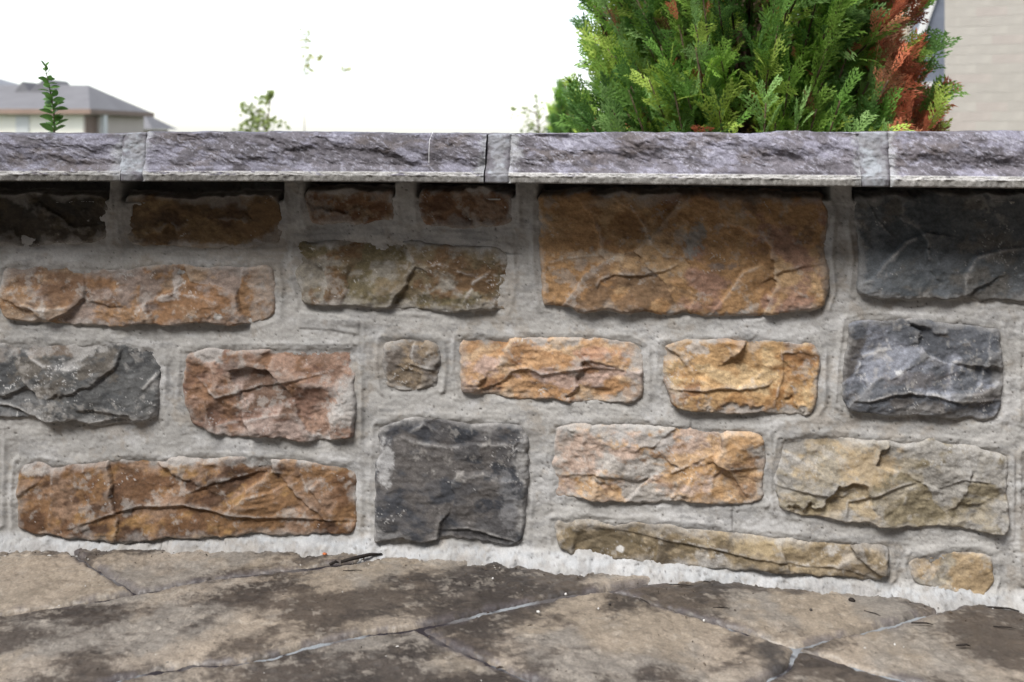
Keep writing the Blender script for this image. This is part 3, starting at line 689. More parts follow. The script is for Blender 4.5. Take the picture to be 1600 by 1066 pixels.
def coping(a, b, seed, st=1.6, joint=False, tl=0, tr=0, tone=1.0):
    Pj = 800 + F * (_X + _NX * .09) / (_D + _NY * .09); a, b = np.interp((a, b), Pj, _px)
    nf = 46 if st < 3 else 14
    pr = cope_profile(nf, 7); xs = np.arange(a, b + st * .5, st); n, k = len(xs), len(pr)
    X = np.tile(xs, (k, 1)); O = np.repeat(pr[:, 0:1], n, 1); Zd = np.repeat(pr[:, 1:2], n, 1); R = np.repeat(pr[:, 2:3], n, 1)
    sh = X.shape; q = st / 1.6
    fm = (R == 1) * 1.0; tf = np.clip((Zd - .8) / 54.5, 0, 1)
    env = np.clip(tf * 9, 0, 1) * np.clip((1 - tf) * 6, 0, 1)
    ends = np.clip((X - a) / 9, 0, 1) * np.clip((b - X) / 9, 0, 1)
    c = np.ones(sh + (3,))
    def mix(col, m): c[:] = c * (1 - m[..., None]) + alb(col) * m[..., None]
    if joint:
        disp = spec(sh, seed, 1.6, lo=.02) * .9 - 2.5 * fm * np.sin(np.pi * np.clip(tf, 0, 1))
        O = O + np.where(R > 0, disp, 0) - 3 * (R >= 2)
        c[:] = alb((146, 147, 153))
        mix((142, 141, 144), cover(spec(sh, seed + 3, 1.6, lo=.02), .4, .5) * .8)
        mix((180, 188, 196), cover(spec(sh, seed + 4, 1.6, lo=.02), .3, .5) * .6)
        ed = np.minimum(X - a, b - X) + 6 * spec(sh, seed + 5, 1.6, lo=.02); mix((112, 107, 114), sst(14, 2, ed) * .85)
        O = O - 7 * (1 - np.clip(np.minimum(X - a, b - X) / 9, 0, 1)) * (R > 0)
    else:
        sc_ = spec(sh, seed, 2.1, ax=2.2, lo=.012 * q, rot=.25) * 1.8
        sc_ -= np.abs(band(sh, seed + 1, 60 / q, 1.8, rot=.3)) * 1.5
        sc_ += spec(sh, seed + 2, 1.4, ax=2.2, lo=.05 * q, rot=.6) * .7
        undercut = -4.0 * sst(.35, .75, tf + .14 * spec(sh, seed + 5, 2, ax=2, lo=.01)) * sst(1.0, .86, tf)
        O = O + fm * env * (sc_ + undercut + 2) - fm * env * 5 * (1 - ends) ** 2
        O = O + (R == 2) * spec(sh, seed + 6, 1.1, ax=1.5, lo=.03) * .5 + (R == 3) * spec(sh, seed + 7, 1.3, lo=.03) * .7
        O = O - (R >= 2) * (R < 4) * 4 * (1 - ends)
        edge = spec((1, n), seed + 8, 1.6, lo=.008 * q)[0]
        Zd = Zd + np.where(Zd < 3, 1, 0) * (edge * .9 + .8)[None, :] + 0.0
        Zd = Zd + (R == 1) * env * spec(sh, seed + 9, 1.8, lo=.03) * .8
        Zd = Zd + ((R == 2) & (tf < 2)) * 0
        c[:] = alb((112, 106, 114))
        mix((90, 84, 90), cover(spec(sh, seed + 10, 1.8, ax=2.0, lo=.012, rot=.3), .4, .5) * .85)
        mix((140, 137, 154), cover(spec(sh, seed + 11, 1.6, ax=1.8, lo=.015, rot=.4), .38, .5) * .8)
        mix((104, 92, 88), cover(spec(sh, seed + 12, 1.7, ax=2.0, lo=.012), .2, .4) * .6)
        mix((166, 164, 178), cover(spec(sh, seed + 13, 1.0, ax=2.2, lo=.05, rot=.6), .14, .4) * .6)
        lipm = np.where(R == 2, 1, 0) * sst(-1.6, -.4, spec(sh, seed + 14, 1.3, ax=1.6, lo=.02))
        mix((190, 187, 181), lipm * .85)  # paler cut edge; light on the ledge is painted into this colour too
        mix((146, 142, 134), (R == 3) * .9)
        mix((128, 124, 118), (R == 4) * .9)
        c *= (1 + .12 * spec(sh, seed + 15, .9, ax=1.6, lo=.04))[..., None]
        Zd = Zd + (R == 0) * spec(sh, seed + 18, 1.8, lo=.03) * .35 * np.clip(np.abs(O - 66) / 30, 0, 1)
        # mortar film where the joints were pointed
        sm = np.maximum(sst(16, 2, X - a + 5 * spec(sh, seed + 16, 1.5, lo=.02)), sst(16, 2, b - X + 5 * spec(sh, seed + 17, 1.5, lo=.02)))
        mix((186, 188, 190), sm * .55 * (R >= 1))
    c *= tone
    t = (X - a) / (b - a)
    Zd = Zd + (tl * (1 - t) + tr * t) * np.where(R <= 1, (1 - tf), 0)
    Xw, D, nx_, ny_ = wcol(X)
    V = np.stack([Xw + nx_ * O * .001, D + ny_ * O * .001, TOP - Zd * .001], -1).reshape(-1, 3)
    fc = grid_faces(k, n)
    C = np.clip(c, .01, .9).reshape(-1, 3)
    # end caps
    i0 = np.arange(k) * n
    caps = [tuple(i0.tolist()), tuple((i0 + n - 1)[::-1].tolist())]
    back = [(int(i0[-1] + j), int(i0[0] + j), int(i0[0] + j + 1), int(i0[-1] + j + 1)) for j in range(n - 1)]
    faces = [tuple(f) for f in fc.tolist()] + caps + back
    o = make_obj('joint' if joint else 'coping_stone', V, faces, M_MORTAR if joint else M_COPE, None, C)
    return under_wall(o)
CENTS = 0
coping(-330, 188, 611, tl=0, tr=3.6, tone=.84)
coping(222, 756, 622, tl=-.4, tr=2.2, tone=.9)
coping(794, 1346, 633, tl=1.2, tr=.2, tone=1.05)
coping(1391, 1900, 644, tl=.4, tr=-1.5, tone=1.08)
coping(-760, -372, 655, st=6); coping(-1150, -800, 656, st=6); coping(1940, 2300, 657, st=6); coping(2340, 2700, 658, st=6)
for k, (a, b) in enumerate(((186, 224), (756.8, 796), (1344, 1393), (-374, -328), (-802, -758), (1898, 1942), (2298, 2342))):
    coping(a - (5 if k != 1 else 0), b + 5, 670 + 7 * k, joint=True, st=1.6 if 0 < a < 1500 else 6, tl=2 if k == 0 else 3 if k == 1 else .6, tr=.4 if k == 0 else 2.4 if k == 1 else .6)
# bedding mortar under the coping
bed_ = MB(); vs_ = []
for i in range(len(pxs)):
    for off, z in ((-.074, .5490), (-.072, .5522), (-.24, .5522), (-.24, .545), (-.074, .545)):
        vs_.append((Xc[i] + nx[i] * off, Dc[i] + ny[i] * off, z))
fs_ = [(i * 5 + k, i * 5 + (k + 1) % 5, i * 5 + 5 + (k + 1) % 5, i * 5 + 5 + k) for i in range(len(pxs) - 1) for k in range(5)]
bed_.add(vs_, fs_)
under_wall(bed_.build('bedding_mortar', M_CORE))

# ------------------------------------------------------------------ cedar behind the wall
def frond_proto(seed, rust=False):
    """one flat spray: axis with alternate side shoots, each with short scale-leaved lobes; unit length along +X, lying in XY"""
    r = random.Random(seed); V = []; Fq = []; T = []
    def blade(p, a, L, w_, z=0):
        ca, sa = math.cos(a), math.sin(a); b = len(V)
        for u_, s_ in ((0, 0), (.35, 1), (1, .15), (.45, -1)):
            V.append((p[0] + ca * L * u_ - sa * w_ * s_, p[1] + sa * L * u_ + ca * w_ * s_, z + r.uniform(-.012, .012) + (-.03 * u_ * L))); T.append(u_)
        Fq.append((b, b + 1, b + 2, b + 3))
    n = 7
    for i in range(n):
        t = i / n; p = (t * .98, .04 * math.sin(t * 3))
        blade(p, r.uniform(-.1, .1), .2, .03)
        for sgn in (-1, 1):
            L = (.46 * math.sin(math.pi * min(1, (t + .14) * .82)) ** .8 + .05) * r.uniform(.75, 1.15)
            a = sgn * r.uniform(.55, .85)
            m = max(2, int(L / .12))
            bend = -sgn * .18
            for k in range(m):
                tt = k / m; q = (p[0] + .03 * (sgn > 0) + math.cos(a + bend * tt) * L * tt, p[1] + math.sin(a + bend * tt) * L * tt)
                blade(q, a + bend * tt, L / m * 1.4, .029)
                if k > 0:
                    blade(q, a + .6 * (1 if k % 2 else -1), .12 * r.uniform(.7, 1.3), .029)
    return np.array(V), np.array(Fq), np.array(T)
PROTO = [frond_proto(k) for k in range(6)]

def rot_frame(fwd, nrm):
    f_ = fwd / np.linalg.norm(fwd); s_ = np.cross(nrm, f_); s_ /= np.linalg.norm(s_) + 1e-9; n_ = np.cross(f_, s_)
    return np.stack([f_, s_, n_], 1)

def cedar(root_xyz, R0, height, nbr, seed, frond_len, z_lo, name, mat, rust_zone=None, cmul=1.0, dense=(.2, .9), per=17, thin=False):
    r = np.random.default_rng(seed)
    Vs, Fs, Cs = [], [], []; dV, dF, dC = [], [], []; br = MB(); nb = nd = 0
    bx, by, bz = root_xyz
    alb = lambda c_: lin(c_) * 1.2
    greens = [alb((132, 166, 74)), alb((108, 146, 68)), alb((166, 188, 88)), alb((88, 122, 64)), alb((140, 172, 104))]
    rusts = [alb((184, 110, 80)), alb((164, 94, 70)), alb((196, 136, 102)), alb((140, 98, 72))]
    for i in range(nbr):
        z0 = r.uniform(*dense) if r.random() < .72 else z_lo + (height - z_lo) * r.random() * .97
        t = (z0 - z_lo) / (height - z_lo)
        R = R0 * (1 - t ** 1.7) ** .75 * (r.uniform(.86, 1.05) if r.random() < .7 else r.uniform(.55, .86))
        a = r.uniform(0, 2 * math.pi)
        out = np.array([math.cos(a), math.sin(a), 0]); zr = r.uniform(.16, .42)
        p0 = np.array([bx, by, bz + z0 - zr]); p3 = np.array([bx, by, bz + z0]) + out * R
        p1 = p0 + out * R * .55 + np.array([0, 0, .02])
        ts = np.linspace(0, 1, 9)
        pts = [(1 - q) ** 2 * p0 + 2 * q * (1 - q) * p1 + q * q * p3 for q in ts]
        br.tube(pts[1:], np.linspace(.006, .0015, 8), 4)
        base = greens[r.integers(len(greens))] * r.uniform(.75, 1.2)
        ang = math.atan2(p3[1] - by, p3[0] - bx)
        m = int(per * r.uniform(.8, 1.2))
        for k in range(m):
            q = .45 + .57 * ((k + r.random()) / m) ** .8
            p = (1 - q) ** 2 * p0 + 2 * q * (1 - q) * p1 + q * q * p3
            tan = 2 * (1 - q) * (p1 - p0) + 2 * q * (p3 - p1); tan /= np.linalg.norm(tan)
            side = np.cross(tan, [0, 0, 1.0]); side /= np.linalg.norm(side)
            sgn = 1 if k % 2 else -1
            fwd = tan * r.uniform(.5, 1.1) + side * sgn * r.uniform(.2, .9) * (1 - .5 * q) + np.array([0, 0, r.uniform(-.25, .9)])
            nrm = side * r.uniform(-.9, .9) + np.array([0, 0, r.uniform(-.2, .8)]) - tan * r.uniform(-.2, 1.1)
            if thin and (p[0] - bx) < -.4 * R0 and p[2] > .72 and r.random() < .4: continue
            Mx = rot_frame(fwd, nrm)
            L = frond_len * r.uniform(.65, 1.25)
            Pv, Pf, Pt = PROTO[r.integers(6)]
            vv = (Pv * np.array([1, r.uniform(.7, 1.0), 1])) * L
            vv = vv @ Mx.T + p
            vv[:, 2] -= (np.hypot(Pv[:, 0], Pv[:, 1]) ** 2) * L * r.uniform(.05, .3)
            if rust_zone is not None and rust_zone(p, r) or r.random() < .03:
                col = rusts[r.integers(len(rusts))] * r.uniform(.7, 1.25)
                dV.append(vv); dF.append(Pf + nd); nd += len(vv); dC.append(np.tile(col, (len(vv), 1)))
            else:
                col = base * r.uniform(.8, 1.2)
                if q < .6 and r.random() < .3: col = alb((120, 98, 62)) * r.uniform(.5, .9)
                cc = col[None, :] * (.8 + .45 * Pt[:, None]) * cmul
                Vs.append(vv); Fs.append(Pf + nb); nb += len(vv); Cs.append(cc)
    root = empty(name, root_xyz)
    inv = Matrix.Translation(tuple(-np.array(root_xyz)))
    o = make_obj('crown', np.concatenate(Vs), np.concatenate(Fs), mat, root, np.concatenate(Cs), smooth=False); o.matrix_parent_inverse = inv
    if dV:
        o = make_obj('dead_foliage', np.concatenate(dV), np.concatenate(dF), mat, root, np.concatenate(dC), smooth=False); o.matrix_parent_inverse = inv
        o['label'] = 'rust brown dead sprays'
    br.tube([(bx, by, bz - .05), (bx + .01, by, bz + height * .4), (bx - .01, by, bz + height * .95)], [.05, .035, .006], 10)
    o = br.build('trunk', M_BARK, root, True); o.matrix_parent_inverse = inv
    return root
CX, CY = (1168 - 800) * 2.3 / F, 2.3
def rust_zone(p, r):
    px = 800 + p[0] * F / p[1]
    return abs(px - 1400 - 12 * math.sin(p[2] * 14)) < 34 and p[1] < CY + .12 and r.random() < .85
tag(cedar((CX, CY, .30), .395, 2.3, 540, 21, .070, .12, 'cedar_tree', M_LEAF, rust_zone, dense=(.26, .78), per=20, thin=True),
    'bushy green cedar with a rust brown dead streak, rising behind the wall coping', 'tree')

# ------------------------------------------------------------------ second conifer and the young plants
CX2, CY2 = (884 - 800) * 6.4 / F, 6.4
tag(cedar((CX2, CY2, -.02), .155, 1.02, 80, 33, .09, .15, 'young_conifer', M_LEAF, None, 1.1, (.3, .95), 14),
    'slim grey green conifer half hidden left of the big cedar', 'tree')

def leaf_mesh(name, L, W, mat, fold=.25):
    n = 5; V = []; Fq = []
    for i in range(n + 1):
        t = i / n; wd = W * math.sin(math.pi * min(1, t * .94 + .03)) ** .8 * .5
        z = -.18 * L * t * t
        V += [(L * t, -wd, z + wd * fold), (L * t, 0, z), (L * t, wd, z + wd * fold)]
    for i in range(n):
        a = i * 3; Fq += [(a, a + 3, a + 4, a + 1), (a + 1, a + 4, a + 5, a + 2)]
    me = bpy.data.meshes.new(name); me.from_pydata(V, [], Fq); me.materials.append(mat)
    for p in me.polygons: p.use_smooth = True
    return me

def sprout(name, label, spine_px, D, base_z, n_pairs, L, mat, cat, seed, spread=1.0, t0=.1):
    """upright shoot with leaves in pairs along a stem; the spine comes from pixels at distance D"""
    r = random.Random(seed)
    pts = [Vector(at(px, py, D)) for px, py in spine_px]
    pts.append(Vector((pts[-1].x + .01, D, base_z)))
    root = empty(name, pts[-1]); inv = Matrix.Translation(-pts[-1])
    mb = MB(); mb.tube(pts[::-1], np.linspace(L * .09, L * .03, len(pts)), 6)
    o = mb.build('stem', M_BARK, root, True); o.matrix_parent_inverse = inv
    me = leaf_mesh('leaf', L, L * .5, mat)
    seg = [(a, b, (b - a).length) for a, b in zip(pts[:-1], pts[1:])]; tot = sum(s[2] for s in seg)
    def along(d):
        for a, b, l in seg:
            if d <= l: return a + (b - a) * (d / l), (a - b).normalized()
            d -= l
        return pts[-1], Vector((0, 0, 1))
    vis = sum(s[2] for s in seg[:-1]) + .05
    for i in range(n_pairs):
        d = vis * (i + .2) / n_pairs; p, tan = along(d)
        az0 = r.uniform(0, 6.28) if i % 2 else r.choice((0, math.pi)) + r.uniform(-.5, .5)
        grow = .55 + .6 * min(1, i / (n_pairs * .45))
        for k in range(3 if i > 1 else 2):
            az = az0 + k * 2 * math.pi / (3 if i > 1 else 2) + r.uniform(-.3, .3)
            el_ = r.uniform(.1, .7) if i > 2 else r.uniform(.7, 1.2)
            f_ = Vector((math.cos(az) * math.cos(el_), math.sin(az) * math.cos(el_), math.sin(el_)))
            s_ = Vector((0, 0, 1)).cross(f_).normalized(); nn = f_.cross(s_)
            ro = r.uniform(-1.3, 1.3); s_, nn = s_ * math.cos(ro) + nn * math.sin(ro), nn * math.cos(ro) - s_ * math.sin(ro)
            s = grow * r.uniform(.8, 1.15) * spread
            M_ = Matrix((f_, s_, nn)).transposed().to_4x4() @ Matrix.Scale(s, 4)
            M_.translation = p
            lo = bpy.data.objects.new('leaf', me); COL.objects.link(lo); lo.parent = root
            lo.matrix_parent_inverse = inv; lo.matrix_basis = M_
    return tag(root, label, cat)
M_SPR = mat_leaf('glossy_leaf', .35, .35, False, (104, 156, 62))
sprout('leafy_shoot', 'upright shoot of small glossy leaves above the coping at the far left', [(70, 103), (74, 122), (79, 145), (84, 172), (85, 206)], 2.05, .28, 21, .024, M_SPR, 'plant', 5)

def young_tree(name, label, base, clusters, mat, seed, L, n_leaf, cat='tree', stem=.012):
    """thin trunk and twigs that carry loose leaf clusters; clusters are (point, radius)"""
    r = random.Random(seed); root = empty(name, base); inv = Matrix.Translation(-Vector(base))
    mb = MB(); lf = MB(); b = Vector(base); top = max(clusters, key=lambda c: c[0][2])[0]
    tp = Vector(top)
    mb.tube([b, b.lerp(tp, .4) + Vector((.03, 0, 0)), b.lerp(tp, .75), tp], [stem, stem * .75, stem * .5, stem * .15], 6)
    for c, rad in clusters:
        c = Vector(c); k = max(.1, min(.95, (c.z - b.z - rad * 2) / (tp.z - b.z + 1e-6)))
        s = b.lerp(tp, k)
        mb.tube([s, s.lerp(c, .5) + Vector((0, 0, rad * .3)), c], [stem * .45, stem * .3, stem * .15], 4)
        for _ in range(n_leaf):
            d = Vector((r.gauss(0, 1), r.gauss(0, 1), r.gauss(0, 1))) * rad * .55; p = c + d
            u = Vector((r.gauss(0, 1), r.gauss(0, 1), r.gauss(0, .6))).normalized(); v = u.orthogonal().normalized()
            v = (v + u.cross(v) * r.uniform(-1, 1)).normalized(); l = L * r.uniform(.6, 1.2)
            lf.add([p, p + u * l * .5 + v * l * .28, p + u * l, p + u * l * .5 - v * l * .28], [(0, 1, 2, 3)])
    o = mb.build('trunk', M_BARK, root, True); o.matrix_parent_inverse = inv
    o = lf.build('crown', mat, root); o.matrix_parent_inverse = inv
    return tag(root, label, cat)
M_PALE = mat_leaf('pale_leaf', .55, .6, False, (150, 168, 82))
M_YEL = mat_leaf('yellow_leaf', .6, .6, False, (206, 204, 110))
D1 = 11.0
cl = [(382, 163, 9), (388, 172, 7), (411, 158, 9), (425, 145, 5), (418, 152, 7), (398, 178, 12), (408, 182, 12), (392, 185, 9), (424, 186, 9), (400, 195, 16), (412, 198, 14), (428, 200, 12), (380, 201, 9), (390, 200, 12), (404, 206, 16)]
young_tree('young_tree', 'blurred young tree with olive leaves over the coping, second plant from the far left', tuple(at(402, 290, D1)),
           [(tuple(at(x, y, D1 + random.uniform(-.2, .2))), s * D1 / F) for x, y, s in cl], M_PALE, 3, .075, 20, stem=.018)
D2 = 16.0
cl = [(477, 52, 6), (479, 62, 5), (477, 75, 5), (481, 88, 5), (480, 100, 8), (482, 108, 6), (495, 84, 6), (499, 92, 5), (541, 110, 8), (538, 106, 6), (387, 106, 4)]
young_tree('thin_tree', 'washed out thin tree with a few yellow leaves against the white sky', tuple(at(470, 300, D2)),
           [(tuple(at(x, y, D2)), s * D2 / F) for x, y, s in cl], M_YEL, 8, .09, 12, stem=.009)
D3 = 10.0
cl = [(806, 168, 5), (805, 180, 5), (818, 170, 4), (838, 152, 5), (841, 164, 6), (844, 176, 7), (850, 180, 6), (834, 172, 5), (826, 188, 6), (818, 196, 6), (832, 198, 7), (858, 186, 6), (862, 196, 8), (850, 202, 9), (838, 206, 8), (822, 206, 7)]
young_tree('bare_shrub', 'blurred twiggy shrub with sparse yellow green leaves beside the cedar', tuple(at(845, 300, D3)),
           [(tuple(at(x, y, D3 + random.uniform(-.2, .2))), s * D3 / F) for x, y, s in cl], M_PALE, 12, .06, 7, 'shrub')

# ------------------------------------------------------------------ unseen block added behind the viewpoint to keep low sky light off the wall
mb = MB(); mb.box((-9, -8, -.05), (9, -3.2, 5.6))
tag(mb.build('unseen_light_block', mat_plain('light_block_dark', (98, 82, 72), .9, (12, .15), .4, 60)), kind='structure')
# ------------------------------------------------------------------ brick house on the right
M_BRICK = []
for k, c in enumerate([(185, 177, 165), (183, 175, 163), (187, 179, 167), (186, 174, 163)]):
    M_BRICK.append(mat_plain('buff_brick', c, .95, (5, .10), .3, 120, .1))
M_JOINT = mat_plain('brick_joint', (187, 179, 167), .95, (40, .06))
M_WHITE = mat_plain('white_trim', (226, 224, 218), .6, (5, .03))
M_GLASS = bpy.data.materials.new('window_glass'); M_GLASS.use_nodes = True
_b = M_GLASS.node_tree.nodes['Principled BSDF']; _b.inputs['Base Color'].default_value = (.10, .13, .17, 1); _b.inputs['Roughness'].default_value = .08
M_SKYGL = mat_plain('curtained_glass', (196, 214, 206), .25, (1, .05))
M_SHING = mat_plain('grey_shingle', (128, 130, 136), .9, (3, .12), .4, 30)
DB = 7.0
xw = at(1476, 0, DB)[0]
house = empty('brick_house', (xw, DB, -.02)); house.rotation_euler.z = -math.radians(24.5); inv = Matrix.Translation((-xw, -DB, .02))
tag(house, 'buff brick house wall filling the right edge behind the cedar', 'house')
mb = MB(); mb.box((xw + .003, DB + .0, -.05), (xw + 5, DB + 6, 4.2))
o = mb.build('wall', M_JOINT, house); o.matrix_parent_inverse = inv
bw, bh, gp = .20, .066, .0035
bm_me = []
for m in M_BRICK:
    q = MB(); q.box((0, -.001, 0), (bw - gp, .02, bh - gp))
    me = q.build('brick', m); me_ = me.data; bpy.data.objects.remove(me); bm_me.append(me_)
r = random.Random(9); cnt = 0
rest = MB()
for j in range(0, 63):
    z = -.02 + j * bh
    for i in range(0, 24):
        x = xw + i * bw - (bw / 2 if j % 2 else 0)
        if x < xw - .001: x = xw
        if HC - .12 < z < HC + 1.12 and i < 6 or (j < 9 and i < 4 and False):
            if cnt < 300:
                o = bpy.data.objects.new('brick', bm_me[r.randrange(4)]); COL.objects.link(o); o.parent = house
                o.matrix_parent_inverse = inv; o.location = (x, DB + r.uniform(-.0005, .0005), z); cnt += 1
                if x == xw and j % 2: o.scale = (.5, 1, 1)
                continue
        wd = (bw / 2 if (x == xw and j % 2) else bw)
        rest.box((x, DB - .001 + r.uniform(-.0005, .0005), z), (x + wd - gp, DB + .02, z + bh - gp))
o = rest.build('upper_brickwork', M_BRICK[0], house); o.matrix_parent_inverse = inv; o['kind'] = 'stuff'
mb = MB(); mb.add([(xw - .3, DB - .3, 4.2), (xw + 5.3, DB - .3, 4.2), (xw + 5.3, DB + 6.3, 4.2), (xw - .3, DB + 6.3, 4.2), (xw + 2.5, DB + 3, 6.2)],
                  [(0, 1, 4), (1, 2, 4), (2, 3, 4), (3, 0, 4), (0, 3, 2, 1)])
o = mb.build('roof', M_SHING, house); o.matrix_parent_inverse = inv

# neighbour seen in the gap between cedar and brick house: beige wall, white rake board, blue grey roof
DN = 15.0
def N3(px, py, d=0): return tuple(at(px, py, DN + d))
nb = empty('neighbour_house', N3(1450, 300)); inv = Matrix.Translation(-Vector(N3(1450, 300)))
tag(nb, 'beige neighbouring house with white trim and blue grey roof beside the brick house', 'house')
M_BEIGE = mat_plain('beige_wall', (206, 190, 166), .9, (4, .06))
M_BLUE = mat_plain('blue_grey_roof', (116, 122, 136), .7, (6, .1))
mb = MB(); a = N3(1400, -60, .6); b = N3(1520, 270, .6); mb.box((a[0], a[1], b[2]), (b[0], a[1] + 3, a[2]))
o = mb.build('wall', M_BEIGE, nb); o.matrix_parent_inverse = inv
mb = MB()
f_ = [N3(1466, -10), N3(1500, -10), N3(1500, 128), N3(1436, 128), N3(1436, 62)]
bk = [(x, y + .5, z) for x, y, z in f_]; n = len(f_)
mb.add(f_ + bk, [tuple(range(n))[::-1], tuple(range(n, 2 * n))] + [(i, (i + 1) % n, n + (i + 1) % n, n + i) for i in range(n)])
o = mb.build('roof', M_BLUE, nb); o.matrix_parent_inverse = inv
mb = MB()
f_ = [N3(1458, -14, -.06), N3(1468, -14, -.06), N3(1444, 54, -.06), N3(1434, 54, -.06)]
bk = [(x, y + .05, z) for x, y, z in f_]
mb.add(f_ + bk, [(3, 2, 1, 0), (4, 5, 6, 7)] + [(i, (i + 1) % 4, 4 + (i + 1) % 4, 4 + i) for i in range(4)])
o = mb.build('rake_board', M_WHITE, nb); o.matrix_parent_inverse = inv
mb = MB(); a, b = N3(1436, 128, -.05), N3(1500, 137, -.05); mb.box((a[0], a[1], b[2]), (b[0], a[1] + .2, a[2] - .004))
o = mb.build('gutter', M_WHITE, nb); o.matrix_parent_inverse = inv

# ------------------------------------------------------------------ far house on the left
DH = 46.0
def H3(px, py, d=0): return Vector(at(px, py, DH + d))
gz = -4.2; XE = -19.8; DB2 = 53.4; ZE = 1.10 + HC
fh = empty('hip_roof_house', (XE - 3, DH, gz)); inv = Matrix.Translation((3 - XE, -DH, -gz))
tag(fh, 'far cream house with a grey hip roof at the left edge of the sky', 'house')
M_CREAM = mat_plain('cream_wall', (.85, .80, .68), .9, (.8, .03), alb_=False)
M_TAN = mat_plain('tan_wall', (214, 196, 180), .9, (.8, .05))
M_FASC = mat_plain('brown_fascia', (150, 122, 104), .7, (2, .1))
M_ROOF = mat_plain('hip_shingle', (114, 112, 114), .9, (1.2, .1), .4, 12)
def put(mb, name, mat, par=None):
    o = mb.build(name, mat, par or fh); o.matrix_parent_inverse = inv; return o
mb = MB(); mb.box((XE - 14, DH, gz), (XE - .02, DB2, ZE)); put(mb, 'wall', M_CREAM)
mb = MB(); mb.box((XE - .019, DH + .02, gz), (XE + .06, DB2, ZE)); put(mb, 'side_wall', M_TAN)
ov = .5; zr = (HZ, 133)[1]; ZR = (HZ - 133) * 49.7 / F + HC
mb = MB()
V = [(XE - 14.5, DH - ov, ZE), (XE + ov, DH - ov, ZE), (XE + ov, DB2 + .2, ZE), (XE - 14.5, DB2 + .2, ZE), (XE - 12, 49.7, ZR), (-21.15, 49.7, ZR)]
mb.add(V, [(0, 1, 5, 4), (1, 2, 5), (2, 3, 4, 5), (3, 0, 4), (3, 2, 1, 0)]); put(mb, 'roof', M_ROOF)
mb = MB(); mb.box((XE - 14.5, DH - ov - .05, ZE - .2), (XE + ov + .05, DH - ov - .003, ZE + .03)); put(mb, 'fascia', M_FASC)
mb = MB(); mb.box((XE + ov + .003, DH - ov, ZE - .2), (XE + ov + .05, DB2 + .2, ZE + .03)); put(mb, 'fascia', M_FASC)
for a, b, hh in ((22, 50, .16), (46, 92, .36)):
    mb = MB(); x0 = (a - 800) * 48.5 / F; x1 = (b - 800) * 48.5 / F; zb = ZR - .5
    mb.add([(x0, 48.4, zb), (x1, 48.4, zb), ((x0 + x1) / 2, 48.4, ZR + hh * .7), (x0, 51, zb), (x1, 51, zb), ((x0 + x1) / 2, 51, ZR + hh * .7)],
           [(0, 1, 2), (5, 4, 3), (0, 2, 5, 3), (1, 4, 5, 2), (0, 3, 4, 1)]); put(mb, 'gable', M_ROOF)
mb = MB(); mb.box((XE + .32, 47.1, gz), (XE + .5, 47.5, ZE - .02)); put(mb, 'porch_post', M_WHITE)
mb = MB(); mb.box((XE + .063, 46.1, -1.2), (XE + .12, 47.2, ZE - .3)); put(mb, 'door', M_FASC)
for x0, x1 in ((-29.5, -28.0), (-25.9, -24.6), (-22.9, -22.3)):
    mb = MB(); mb.box((x0, DH - .06, -.5), (x1, DH - .003, ZE - .28)); wn = put(mb, 'window', M_WHITE)
    mb = MB(); mb.box((x0 + .09, DH - .085, -.41), (x1 - .09, DH - .063, ZE - .37)); put(mb, 'pane', M_SKYGL, wn)
# lower roof peeping out at its right, and the dark roof end at the frame's edge
DL = 58.0
gh = empty('garage', (-22.5, DL, gz)); ginv = Matrix.Translation((22.5, -DL, -gz))
tag(gh, 'low far garage with grey roof just right of the hip roof house', 'garage')
mb = MB(); mb.box((-26, DL + .4, gz), (-21.4, DL + 4, .24 + HC)); o = mb.build('wall', M_TAN, gh); o.matrix_parent_inverse = ginv
mb = MB()
mb.add([(-26.5, DL, .27 + HC), (-20.95, DL, .27 + HC), (-20.95, DL + 4.4, .27 + HC), (-26.5, DL + 4.4, .27 + HC), (-24.5, DL + 2.2, 1.3 + HC), (-22.3, DL + 2.2, 1.3 + HC)],
       [(0, 1, 5, 4), (1, 2, 5), (2, 3, 4, 5), (3, 0, 4), (3, 2, 1, 0)])
o = mb.build('roof', M_ROOF, gh); o.matrix_parent_inverse = ginv
DK = 70.0
def K3(px, py, d=0): return Vector(at(px, py, DK + d))
kh = empty('dark_roof_house', (K3(-60, 0).x, DK, gz)); kinv = Matrix.Translation((-K3(-60, 0).x, -DK, -gz))
tag(kh, 'farthest house, only its dark roof slope showing at the left border', 'house')
mb = MB(); mb.box((K3(-140, 0).x, DK, gz), (K3(16, 0).x, DK + 8, K3(0, 150).z)); o = mb.build('wall', M_TAN, kh); o.matrix_parent_inverse = kinv
mb = MB(); z = K3(0, 150).z
mb.add([(K3(-150, 0).x, DK - .5, z), (K3(34, 0).x, DK - .5, z), (K3(34, 0).x, DK + 9, z), (K3(-150, 0).x, DK + 9, z), tuple(K3(-60, 112, 4)), tuple(K3(-40, 112, 4))],
       [(0, 1, 5, 4), (1, 2, 5), (2, 3, 4, 5), (3, 0, 4), (3, 2, 1, 0)])
o = mb.build('roof', M_SHING, kh); o.matrix_parent_inverse = kinv

